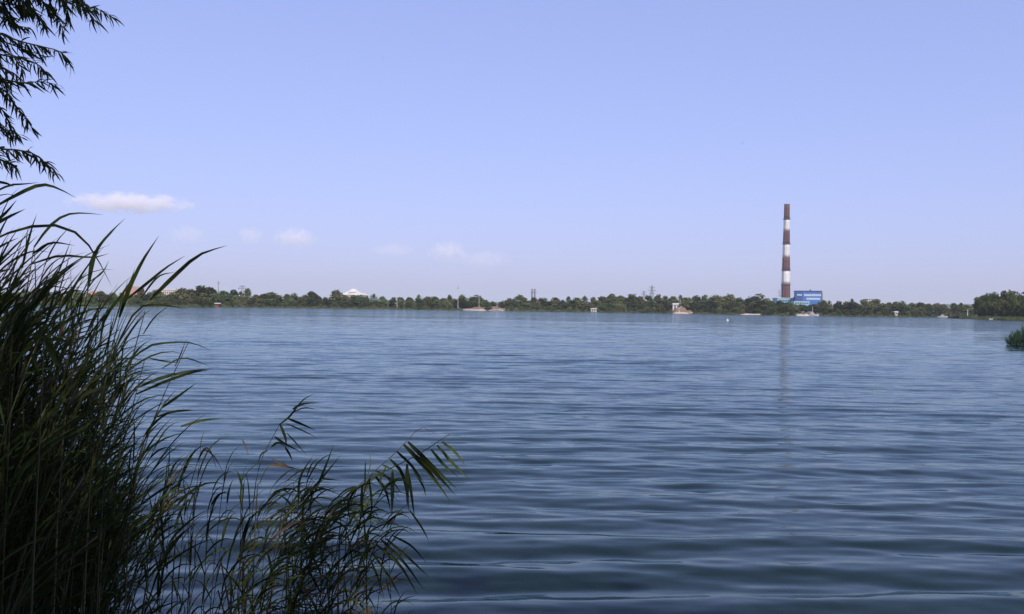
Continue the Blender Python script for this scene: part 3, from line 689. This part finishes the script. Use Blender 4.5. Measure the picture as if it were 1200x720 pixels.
# silhouette of the big stand: pixel outline of the stem tips
def tip_px(zone):
    while True:
        x = random.uniform(-200, 215); y = random.uniform(250, 640)
        top = float(np.interp(x, [-200, -40, 0, 40, 80, 110, 140, 165, 200, 215], [235, 250, 280, 305, 330, 355, 395, 450, 540, 570]))
        if zone == 'edge' and top < y < top + 130 and (x < 140 or random.random() < .45): return x, y
        if zone == 'deep' and y > top + 95 + max(0, x) * 0.35 and x < 130: return x, y
def stand_label(y, lv):
    if y < 345: return 'reed in the stand whose leafy top stands out against the sky', 'reeds of the stand seen against the sky'
    if y < 430: return 'reed in the stand with its top level with the far shore', 'reeds of the stand level with the far shore'
    return 'shorter dark reed low down in the stand', 'shorter reeds of the stand'
def stand_reed(zone):
    x, y = tip_px(zone); d = random.uniform(3.3, 5.0) if zone == 'edge' else random.uniform(3.4, 6.0)
    if x > 120: d = random.uniform(3.7, 4.8)
    tip = P(x, y, d); lean = random.uniform(.2, .65) * (1 if x < 120 else .7); bx = tip.x - lean; by = d + random.uniform(-.25, .25)
    base = (bx, by, min(0.1, ground_z(bx, by)) - .05)
    st, lv = reed_parts(tip, base, random.randint(9, 13), random.uniform(-.25, .7), .17, .38, random.uniform(.006, .0135), random.choice((.01, .04, .07, .1, .2)), .35, random.uniform(.3, .9))
    return st, lv, y
for i in range(200):
    st, lv, y = stand_reed('edge' if i < 170 else 'deep'); lb, gp = stand_label(y, lv); reed_object('reed', st, lv, lb, 'reed', gp)
bulk_l = Bulk(); bulk_s = Bulk()
for i in range(560):
    st, lv, _ = stand_reed('deep' if i > 150 else 'edge')
    m = MB().tube(st, .004, 4); bulk_s.add(m.v, m.f)
    for v, f in lv: bulk_l.add(v, f)
for i in range(260):
    x = random.uniform(-170, 150); y = random.uniform(430 + max(0, x) * .9, 640); d = random.uniform(4.0, 6.0); tip = P(x, y, d); bx = tip.x - random.uniform(.05, .4)
    st, lv = reed_parts(tip, (bx, d, -.1), 11, random.uniform(.1, .5), .18, .38, random.uniform(.007, .013), random.uniform(.02, .15), .08, .5)
    m = MB().tube(st, .004, 4); bulk_s.add(m.v, m.f)
    for v, f in lv: bulk_l.add(v, f)
tag(pyd('reed_thicket', bulk_l.v, bulk_l.f, M['reed'], smooth=True), 'dense mass of reed leaves deep inside the stand on the bank', 'reeds', kind='stuff')
tag(pyd('reed_thicket_stems', bulk_s.v, bulk_s.f, M['stem'], smooth=True), 'crowded reed stems deep inside the stand on the bank', 'reeds', kind='stuff')

def hero(name, d, stem_px, leaves_px, label, group=None, rad=.0042, base_dx=-.03, lm=None, yj=.10):
    st = [P(a, b_, d) for a, b_ in stem_px]; b0 = st[0].copy(); b0.x += base_dx; b0.z = min(0, ground_z(b0.x, d)) - .06
    pts = ([b0] + st) if st[0].z > b0.z + .05 else st
    stp = spline(pts, 12); lv = []
    for L in leaves_px:
        px, w = L[0], L[1]; dy = random.uniform(-yj, yj); n = len(px)
        p3 = [P(a, b_, d + dy * k / max(1, n - 1)) for k, (a, b_) in enumerate(px)]
        lv.append(ribbon(spline(p3, 8), w * (.85 if d < 4.2 else 1), (Vector((0, -1, .45)) + rv(.3)).normalized(), .5))
    return reed_object(name, stp, lv, label, 'reed', group, rad, lm, None, False)
SIL = 'reeds standing up against the sky at the edge of the stand'
hero('reed', 3.5, [(70, 560), (88, 420), (105, 330)], [([(104, 335), (112, 298), (128, 275), (147, 256)], .021), ([(103, 340), (108, 303), (122, 283), (136, 268)], .014), ([(106, 330), (120, 320), (128, 305)], .01)], 'reed with a broad pointed leaf blade rising above the stand into the sky')
hero('reed', 3.5, [(105, 570), (125, 440), (143, 360)], [([(140, 372), (152, 338), (168, 305), (186, 277)], .021), ([(118, 400), (124, 372), (150, 336), (158, 315)], .016), ([(130, 420), (160, 365), (188, 358), (221, 363)], .016)], 'reed with one straight blade beside the arching leaf over the far shoreline')
hero('reed', 3.6, [(120, 580), (145, 460), (170, 365)], [([(150, 350), (172, 333), (195, 314), (217, 300)], .017), ([(165, 350), (185, 325), (205, 319)], .010), ([(176, 352), (200, 328), (232, 300), (266, 288)], .020), ([(168, 392), (182, 372), (200, 357)], .016)], 'reed whose long curved leaf reaches farthest out over the far shore')
hero('reed', 3.3, [(-40, 500), (-30, 380), (-15, 285)], [([(-15, 285), (20, 270), (60, 264), (92, 275), (112, 300), (131, 336)], .014), ([(-10, 245), (25, 226), (48, 217), (66, 220), (89, 232)], .017), ([(-20, 270), (5, 252), (20, 234)], .018), ([(-20, 272), (8, 256), (30, 245)], .018), ([(-20, 232), (10, 218), (28, 216), (46, 214)], .010), ([(-10, 212), (8, 215), (16, 219)], .012)], 'reed with a long leaf bowing over in a high arc against the sky')
hero('reed', 3.4, [(10, 520), (22, 400), (40, 290)], [([(40, 290), (58, 266), (76, 253), (96, 250), (121, 252)], .014), ([(38, 298), (60, 285), (88, 288)], .012), ([(36, 310), (70, 300), (108, 302), (128, 297)], .011)], 'reed with a leaf that bends flat at its tip against the sky')
hero('reed', 3.9, [(120, 640), (145, 520), (170, 420)], [([(150, 425), (175, 406), (200, 402), (224, 402), (248, 411)], .014), ([(160, 455), (190, 443), (220, 436), (250, 432)], .019), ([(160, 462), (195, 447), (225, 437), (245, 434)], .016), ([(190, 432), (215, 420), (248, 430)], .010), ([(175, 420), (195, 424), (215, 426)], .009)], 'reed sending several flat leaves out over the water at the stand edge')
hero('reed', 4.0, [(150, 640), (160, 560), (185, 480), (221, 401)], [([(190, 478), (210, 464), (230, 449)], .016), ([(180, 490), (205, 483), (232, 481)], .012), ([(212, 500), (238, 493), (264, 490)], .016), ([(188, 487), (206, 482), (225, 480)], .012), ([(205, 430), (212, 415), (218, 398)], .008)], 'thin reed leaning far out over the water past the stand')
hero('reed', 3.0, [(40, 640), (46, 520), (52, 395)], [([(52, 393), (60, 410), (66, 425), (71, 430)], .026), ([(38, 415), (42, 425), (46, 438)], .018), ([(53, 400), (70, 398), (86, 405)], .016)], 'reed with a broad pale green leaf hanging in the middle of the stand', lm=M['reed_light'])

# the clump in the water
hero('reed', 4.75, [(398, 660), (399, 600), (412, 577), (440, 558), (470, 543), (488, 534), (510, 520), (528, 508)],
     [([(473, 521), (500, 550), (528, 588)], .024), ([(478, 518), (506, 546), (535, 573)], .024), ([(488, 534), (512, 556), (534, 581)], .022), ([(505, 527), (520, 545), (538, 560)], .018), ([(512, 522), (532, 545), (550, 561)], .018), ([(518, 518), (534, 531), (546, 547)], .016),
      ([(465, 529), (482, 545), (497, 566)], .018), ([(457, 538), (470, 552), (476, 572), (477, 596)], .019), ([(477, 544), (477, 572), (479, 600)], .021), ([(460, 552), (460, 580), (459, 606)], .021), ([(478, 552), (482, 580), (486, 608)], .017), ([(483, 548), (496, 570), (499, 582)], .012), ([(452, 548), (446, 568), (470, 590)], .012), ([(440, 558), (452, 575), (458, 600)], .018), ([(425, 568), (424, 590), (428, 612)], .017), ([(433, 563), (436, 590), (434, 618)], .018), ([(445, 556), (458, 562), (470, 578)], .012), ([(418, 572), (408, 590), (411, 615)], .014)],
     'reed bowed far over to the right with a fan of long drooping leaves', rad=.0048, yj=.25)
hero('reed', 4.9, [(405, 650), (408, 600), (422, 567), (448, 545), (472, 522), (491, 502), (500, 503), (512, 509)], [([(448, 545), (455, 548), (470, 556)], .012), ([(440, 552), (452, 558), (462, 572)], .012), ([(430, 560), (434, 545), (433, 528)], .006)], 'thin bare reed stem bowing over above the drooping fan', rad=.0034)
hero('reed', 4.9, [(290, 680), (298, 580), (306, 540), (320, 512), (328, 497)],
     [([(327, 498), (340, 488), (354, 470), (369, 461)], .012), ([(342, 485), (356, 479), (372, 480)], .022), ([(343, 480), (355, 474), (374, 472)], .019), ([(338, 491), (353, 497), (371, 505)], .014), ([(335, 497), (352, 504), (373, 514)], .014), ([(328, 497), (334, 512), (336, 524)], .016), ([(336, 508), (346, 519), (360, 534)], .014), ([(322, 512), (332, 519), (354, 531)], .014), ([(334, 524), (339, 532), (343, 541)], .012), ([(318, 524), (326, 519), (336, 524)], .014), ([(314, 528), (306, 533), (302, 545)], .010)],
     'tallest upright reed of the water clump with a flag of leaves at its tip', rad=.004)
hero('reed', 4.8, [(318, 690), (330, 620), (347, 594), (374, 566)], [([(366, 574), (382, 555), (399, 534)], .014), ([(372, 568), (382, 545), (391, 521)], .014), ([(350, 590), (352, 560), (367, 534)], .016), ([(345, 597), (335, 585), (326, 580)], .012), ([(352, 588), (366, 572), (384, 574), (402, 582)], .012), ([(340, 606), (330, 598), (322, 600)], .012), ([(376, 560), (384, 562), (400, 563)], .009)], 'leafy reed of the clump with three upright spear leaves')
hero('reed', 4.8, [(425, 715), (432, 660), (446, 632), (462, 628)], [([(440, 638), (468, 662), (489, 697)], .017), ([(446, 632), (474, 660), (497, 692)], .016), ([(452, 631), (480, 655), (503, 677)], .014), ([(436, 648), (456, 676), (470, 702)], .014), ([(460, 628), (482, 640), (500, 660)], .012), ([(480, 598), (494, 618), (503, 635)], .011), ([(440, 640), (425, 652), (418, 670)], .012), ([(434, 655), (444, 680), (450, 700)], .012)], 'reed spraying long leaves down to the right low over the water')
hero('reed', 5.0, [(340, 700), (352, 640), (372, 606), (398, 592)], [([(372, 606), (395, 612), (420, 630)], .012), ([(380, 600), (408, 604), (432, 618)], .012), ([(362, 620), (345, 626), (330, 645)], .011), ([(358, 628), (380, 640), (398, 662)], .012), ([(396, 592), (420, 588), (444, 596)], .010), ([(352, 640), (336, 640), (318, 652)], .011)], 'reed arching low across the middle of the water clump')
CL = 'small leafy reed in the clump rising from the water'
def clump_reed(x, y, d, wind, n=11, lab=CL, grp='small reeds of the clump in the water', L=(.14, .30), lo=.22, lean=None, lm=None):
    tip = P(x, y, d); bx = tip.x - (lean if lean is not None else random.uniform(-.25, .3)); by = d + random.uniform(-.2, .2)
    st, lv = reed_parts(tip, (bx, by, min(0, ground_z(bx, by)) - .06), n, wind, L[0], L[1], random.uniform(.008, .0145), random.uniform(.12, .45), lo, random.uniform(.2, .8))
    reed_object('reed', st, lv, lab, 'reed', grp, .0030, lm, M['stem_green'])
for k in range(42):
    x = random.uniform(312, 458); y = random.uniform(552, 640) + abs(x - 375) * .16
    clump_reed(x, y, random.uniform(4.5, 5.3), random.uniform(0, .9), random.randint(9, 14), L=(.14, .34), lo=.42, lean=random.uniform(-.08, .5))
EDGE = 'loose reed standing in the water between the stand and the clump'
for x, y in ((236, 530), (262, 545), (278, 562), (200, 560), (220, 585), (245, 600), (290, 600), (205, 620), (275, 640), (230, 650), (190, 600), (252, 575), (215, 545), (268, 590), (240, 560), (212, 600)):
    clump_reed(x + random.uniform(-5, 5), y, random.uniform(4.2, 5.0), random.uniform(-.1, .45), random.randint(8, 13), EDGE, 'loose reeds beside the stand', (.14, .30), .25, random.uniform(0, .2))
clump_reed(284, 570, 4.8, -.1, 9, 'pale young reed with light green leaves beside the stand', None, (.12, .22), .45, .05, M['reed_light'])
# dead straw-coloured bundles at the water
def dead_bundle(x, y, d, label, spread=.12, n=9):
    top = P(x, y, d); z0 = min(0, ground_z(top.x, d)) - .05; o = empty('dead_reed_tuft', (top.x, d, z0)); tag(o, label, 'dead reeds')
    for k in range(n):
        a = random.uniform(-1, 1); h = (top.z - z0) * random.uniform(.6, 1.05)
        v, f = ribbon([(a * .02, random.uniform(-.03, .03), 0), (a * spread * .4, 0, h * .6), (a * spread, random.uniform(-.05, .05), h), (a * spread * 1.6, 0, h * random.uniform(.75, .95))], .012, Vector((0, -1, .3)))
        pyd('dead_leaf', v, f, M['dead'], o)
dead_bundle(418, 690, 4.7, 'upright tuft of dead straw coloured reed leaves in the clump', .07, 12)
dead_bundle(290, 668, 4.7, 'bent tuft of dead straw coloured leaves left of the clump', .16, 10)
dead_bundle(395, 700, 4.6, 'thin pair of dead reed stalks at the foot of the clump', .04, 3)
hero('reed', 4.5, [(205, 640), (220, 580), (232, 540)], [([(232, 540), (240, 526), (247, 530), (254, 550)], .012), ([(232, 542), (238, 528), (250, 534), (262, 554)], .010)], 'dry brown reed plume bent over beside the stand', lm=M['dead'])
hero('reed', 4.7, [(300, 600), (305, 565), (315, 545)], [([(315, 545), (335, 547), (352, 551)], .014), ([(318, 538), (332, 544), (342, 550)], .010), ([(284, 515), (288, 524), (291, 533)], .008)], 'dry pinkish leaf lying across behind the upright reed', lm=M['dead'])

# reeds in the water off the far right edge
def far_clump():
    b_ = Bulk(); d0 = 54.0
    for i in range(300):
        x = random.uniform(1181, 1262); d = d0 + random.uniform(-1.2, 2.5); bx = P(x, 400, d).x
        top = float(np.interp(x, [1181, 1190, 1200, 1215, 1262], [397, 391, 386, 382, 382])) + random.uniform(0, 11)
        tip = P(x + random.uniform(-4, 3), top, d)
        if tip.z < .15: continue
        st, lv = reed_parts(tip, (bx, d, -.1), 7, random.uniform(-.5, .4), .25, .5, .035, random.uniform(.1, .3), .2, .4)
        m = MB().tube(st, .012, 4); b_.add(m.v, m.f)
        for v, f in lv: b_.add(v, f)
    tag(pyd('reed_bed', b_.v, b_.f, M['reed_bed'], smooth=True), 'dark reed bed standing in open water off the headland', 'reeds', kind='stuff')
far_clump()

# ---------------------------------------------------------------- willow overhead
WIL = empty('willow_tree', (-3.4, -2.6, 0.3)); tag(WIL, 'willow tree leaning over the bank with drooping leafy twigs against the sky', 'tree')
WO = Vector(WIL.location)
def wtube(name, pts, r0, r1, m, parent=WIL, n=8, seg=14):
    q = spline(pts, seg); return MB().tube([p - WO for p in q], [r0 + (r1 - r0) * i / (seg - 1) for i in range(seg)], n).build(name, m, parent, True)
wtube('trunk', [(-3.4, -2.6, .2), (-3.35, -2.5, 1.5), (-3.2, -2.3, 3.2), (-2.9, -2.0, 5.2), (-2.6, -1.9, 7.4)], .30, .10, M['bark'], n=12)
LIMB = [(-3.25, -2.35, 2.9), (-3.5, -.8, 3.9), (-3.7, 1.6, 4.2), (-3.75, 3.4, 3.95), (-3.6, 4.6, 3.3), (-3.45, 5.0, 2.6)]
limb_pts = spline(LIMB, 60)
wtube('limb', LIMB, .11, .03, M['bark'])
for q in ([(-3.1, -2.2, 4), (-1.6, -1.6, 5.2), (.2, -1.0, 6.0), (1.8, -.8, 6.3)], [(-2.9, -2.0, 5.2), (-3.2, -.6, 6.2), (-3.0, .8, 6.8)], [(-3.0, -2.1, 4.6), (-4.6, -2.0, 5.8), (-6, -1.6, 6.4)], [(-2.8, -2, 5.6), (-1.4, -2.8, 6.8), (0.2, -3.4, 7.4)], [(-3.2, -2.3, 3.6), (-2.4, -.6, 5.0), (-1.4, .6, 5.9)]):
    wtube('limb', q, .08, .02, M['bark'])
TW = [[(70, -40), (95, 3), (115, 11), (133, 21)], [(80, -40), (88, -5), (100, 10), (112, 26)], [(40, -40), (58, 2), (68, 22), (75, 38)], [(10, -40), (32, 4), (46, 20), (54, 33)], [(-20, -30), (6, 8), (18, 28)], [(-50, 20), (0, 40), (25, 49), (50, 55), (70, 61), (82, 76)],
      [(-50, 50), (0, 64), (30, 70), (47, 78), (58, 90)], [(-50, 80), (0, 92), (25, 97), (50, 96), (68, 100)], [(-40, 90), (4, 106), (17, 122), (28, 136), (38, 151)], [(-40, 145), (0, 153), (14, 153), (25, 161)], [(-40, 160), (0, 174), (20, 176), (40, 181), (55, 193), (67, 204)],
      [(-30, 178), (8, 190), (19, 197)], [(-50, -5), (0, 4), (28, 8), (44, 18)], [(20, -40), (30, -2), (26, 16)], [(-10, -40), (4, 2), (10, 26)], [(50, -40), (68, -8), (78, 8), (81, 24)], [(-40, 10), (5, 22), (20, 30), (36, 33)], [(-50, 40), (-5, 55), (15, 66), (28, 84)], [(-40, 110), (-5, 122), (8, 138), (14, 150)], [(60, -40), (84, -8), (97, 4), (108, 14)], [(30, -40), (45, -6), (56, 8), (62, 20)], [(-40, 70), (-5, 76), (12, 84), (24, 92)],
      [(0, -45), (14, -8), (24, 6), (36, 14)], [(25, -45), (38, -10), (50, 2), (66, 10)], [(-50, -20), (-10, 0), (8, 14), (16, 22)], [(45, -45), (60, -12), (72, -2), (90, 3)], [(-50, 60), (-10, 78), (6, 96), (12, 108)], [(-50, 30), (-8, 44), (12, 52), (34, 60), (52, 66)], [(-45, 125), (-8, 140), (6, 150), (14, 160)], [(10, -45), (20, -6), (40, 12), (50, 26)]]
def leaf_mesh(L, w):
    v, f = ribbon([(0, 0, 0), (L * .25, 0, .004), (L * .5, 0, .003), (L * .75, 0, -.003), (L, 0, -.012)], w, Vector((0, 0, 1)), .3)
    me = bpy.data.meshes.new('leaf'); me.from_pydata([tuple(a) for a in v], [], f); me.materials.append(M['willow']); me.polygons.foreach_set('use_smooth', [True] * len(me.polygons)); return me
LM = [leaf_mesh(L, w) for L, w in ((.076, .010), (.086, .011), (.066, .0095), (.094, .0115), (.052, .008))]
bulk_w = Bulk(); nleaf = 0
for k, t in enumerate(TW):
    d = 4.4 + random.uniform(-.35, .5); pts = [P(a, b_, d + .12 * i) for i, (a, b_) in enumerate(t)]
    near = min(limb_pts, key=lambda p: (p - pts[0]).length); q = spline([near] + pts, 40)
    tw = MB().tube([p - WO for p in q], [.007 - .0055 * i / 39 for i in range(40)], 5).build('twig', M['twig'], WIL, True)
    step = .0105; dist = 0; side = 1
    for i in range(len(q) - 1):
        seg = (q[i + 1] - q[i]); dist += seg.length
        while dist > step:
            dist -= step; side = -side; tan = seg.normalized(); p = q[i].lerp(q[i + 1], random.random())
            out = tan.cross(Vector((random.gauss(0, .4), -1, random.gauss(0, .4)))).normalized() * side
            dr = (tan * random.uniform(.5, 1.0) + out * random.uniform(.2, .9) + Vector((0, 0, -random.uniform(.25, .95))) + rv(.12)).normalized()
            up = (Vector((0, -1, .5)) + rv(.6)).normalized(); y_ = up.cross(dr).normalized(); z_ = dr.cross(y_)
            mm = Matrix((dr, y_, z_)).transposed().to_4x4(); mm.translation = p - WO; me = random.choice(LM); pr = proj(p)
            if nleaf < 300 and pr and pr[0] > 0 and pr[1] > 0 and random.random() < .8:
                o = link('leaf', me, None, tw); o.matrix_local = mm; nleaf += 1
            else:
                bulk_w.add([mm @ v.co for v in me.vertices], [tuple(pl.vertices) for pl in me.polygons])
o = pyd('twig_foliage', bulk_w.v, bulk_w.f, M['willow'], WIL, True); tag(o, kind='stuff')
def overhead():
    g = np.random.default_rng(21); V = []; cs = []
    for i in range(60):
        d = g.normal(size=3); d /= np.linalg.norm(d); c = np.array([-1.9, -1.0, 6.0]) + d * np.array([5.0, 4.2, 2.2]) * g.random() ** .4; cs.append((c, g.uniform(.7, 1.3)))
    n = 0
    while n < 85000:
        c, r = cs[g.integers(len(cs))]; p = c + g.normal(size=3) * r * np.array([.6, .6, .5]) + np.array([0, 0, -abs(g.normal()) * .25])
        if p[1] > .2:
            pr = proj(p)
            if pr and -60 < pr[0] < 1400 and pr[1] > -60: continue
        if p[2] < 2.6: continue
        dr = g.normal(size=3) * .6 + np.array([0, 0, -.9]); dr /= np.linalg.norm(dr); s = np.cross(dr, g.normal(size=3)); s /= np.linalg.norm(s); L = g.uniform(.08, .14); w = L * .12
        V += [p, p + dr * L * .5 + s * w, p + dr * L, p + dr * L * .5 - s * w]; n += 1
    o = link('crown', np_mesh('crown', np.array(V) - np.array(WO), np.arange(len(V)).reshape(-1, 4)), M['willow'], WIL); tag(o, kind='stuff')
overhead()

# trees on the bank behind: the shade the reeds stand in
for k, (x, y, h, w) in enumerate(((-9.5, 3.0, 9, 8), (-9, -6, 12, 10), (-2.5, -7.5, 11, 11), (2.0, -6.8, 12.0, 11), (12, -7, 12, 11), (0, -16, 15, 14), (-15, -3, 12, 11), (10, -15, 15, 14))):
    o = empty('bank_tree', (x, y, .25)); tag(o, 'leafy tree on the near bank shading the reeds', 'tree', 'trees on the near bank')
    link('crown', crown_mesh('crown', h, w, 26, 5200, .24, base=-.05, seed=300 + k), M['willow'], o); link('trunk', trunk_mesh('trunk', h, .3, k), M['bark'], o)

# ---------------------------------------------------------------- clouds: lumps of scattering air far out
def cloud_material(name, dens, seed, sc=(3.2, 3.2, 1.6)):
    m = bpy.data.materials.new(name); m.use_nodes = True; n, l = m.node_tree.nodes, m.node_tree.links
    n.remove(n['Principled BSDF']); pv = n.new('ShaderNodeVolumePrincipled'); pv.inputs['Color'].default_value = (1, .955, .975, 1); pv.inputs['Anisotropy'].default_value = -0.3
    tc = n.new('ShaderNodeTexCoord'); mp = n.new('ShaderNodeMapping'); mp.inputs['Location'].default_value = (seed, seed * 2.1, 0); mp.inputs['Scale'].default_value = sc
    nz = n.new('ShaderNodeTexNoise'); nz.inputs['Scale'].default_value = 1; nz.inputs['Detail'].default_value = 7; nz.inputs['Roughness'].default_value = .66
    l.new(tc.outputs['Object'], mp.inputs[0]); l.new(mp.outputs[0], nz.inputs['Vector'])
    ln = n.new('ShaderNodeVectorMath'); ln.operation = 'LENGTH'; l.new(tc.outputs['Object'], ln.inputs[0])
    a = n.new('ShaderNodeMath'); a.operation = 'SUBTRACT'; a.inputs[0].default_value = 1.0; l.new(ln.outputs['Value'], a.inputs[1])
    s = n.new('ShaderNodeMath'); s.operation = 'MULTIPLY_ADD'; s.inputs[1].default_value = .55; l.new(a.outputs[0], s.inputs[0])
    nc_ = n.new('ShaderNodeMath'); nc_.operation = 'MULTIPLY_ADD'; nc_.inputs[1].default_value = 1.7; nc_.inputs[2].default_value = -.35; l.new(nz.outputs['Fac'], nc_.inputs[0]); l.new(nc_.outputs[0], s.inputs[2])
    mr = n.new('ShaderNodeMapRange'); mr.inputs[1].default_value = .60; mr.inputs[2].default_value = .80; mr.inputs[3].default_value = 0; mr.inputs[4].default_value = dens; l.new(s.outputs[0], mr.inputs[0])
    l.new(mr.outputs[0], pv.inputs['Density']); l.new(pv.outputs[0], n['Material Output'].inputs['Volume'])
    return m
def cloud(px0, px1, py0, py1, d, dens, label, seed, grp=None):
    c = P((px0 + px1) / 2, (py0 + py1) / 2, d); w = (px1 - px0) / F_PX * d / 2; h = (py1 - py0) / F_PX * d / 2
    bm = bmesh.new(); bmesh.ops.create_icosphere(bm, subdivisions=3, radius=1.0)
    me = bpy.data.meshes.new('cloud'); bm.to_mesh(me); bm.free()
    o = link('cloud', me, cloud_material('cloud_%d' % seed, dens, seed, (5.0, 3.5, 1.5))); o.location = c; o.scale = (w * 1.15, w * .6, h * 1.5)
    tag(o, label, 'cloud', grp)
cloud(80, 222, 229, 247, 9000, .0048, 'long puffy white cloud, the largest and brightest over the far shore', 3)
cloud(196, 242, 266, 284, 13500, .0013, 'small faint cloud just below the largest cloud', 5)
cloud(278, 308, 268, 284, 13500, .0028, 'small rounded cloud beside the slightly brighter elongated one', 8)
cloud(320, 370, 270, 288, 13500, .0036, 'small elongated pinkish cloud between the faint small ones', 11)
cloud(432, 488, 286, 300, 16000, .0009, 'thin very faint cloud streak low over the tiered building', 14)
cloud(502, 548, 286, 304, 16000, .0025, 'pale cloud puff low over the white mast and beach', 17)
cloud(536, 596, 296, 312, 16500, .0009, 'faint cloud wisp trailing off the pale puff over the beach', 20)

# ---------------------------------------------------------------- haze
def haze():
    b_ = MB().box(-10500, 10500, -400, 10500, -3.5, 135).build('haze')
    m = bpy.data.materials.new('haze_air'); m.use_nodes = True; n, l = m.node_tree.nodes, m.node_tree.links
    n.remove(n['Principled BSDF']); v = n.new('ShaderNodeVolumePrincipled'); v.inputs['Color'].default_value = (.985, .99, 1, 1); v.inputs['Density'].default_value = 0.00009
    l.new(v.outputs[0], n['Material Output'].inputs['Volume']); b_.data.materials.append(m); tag(b_, 'thin even summer haze in the air over the lake', 'haze', kind='stuff')
haze()
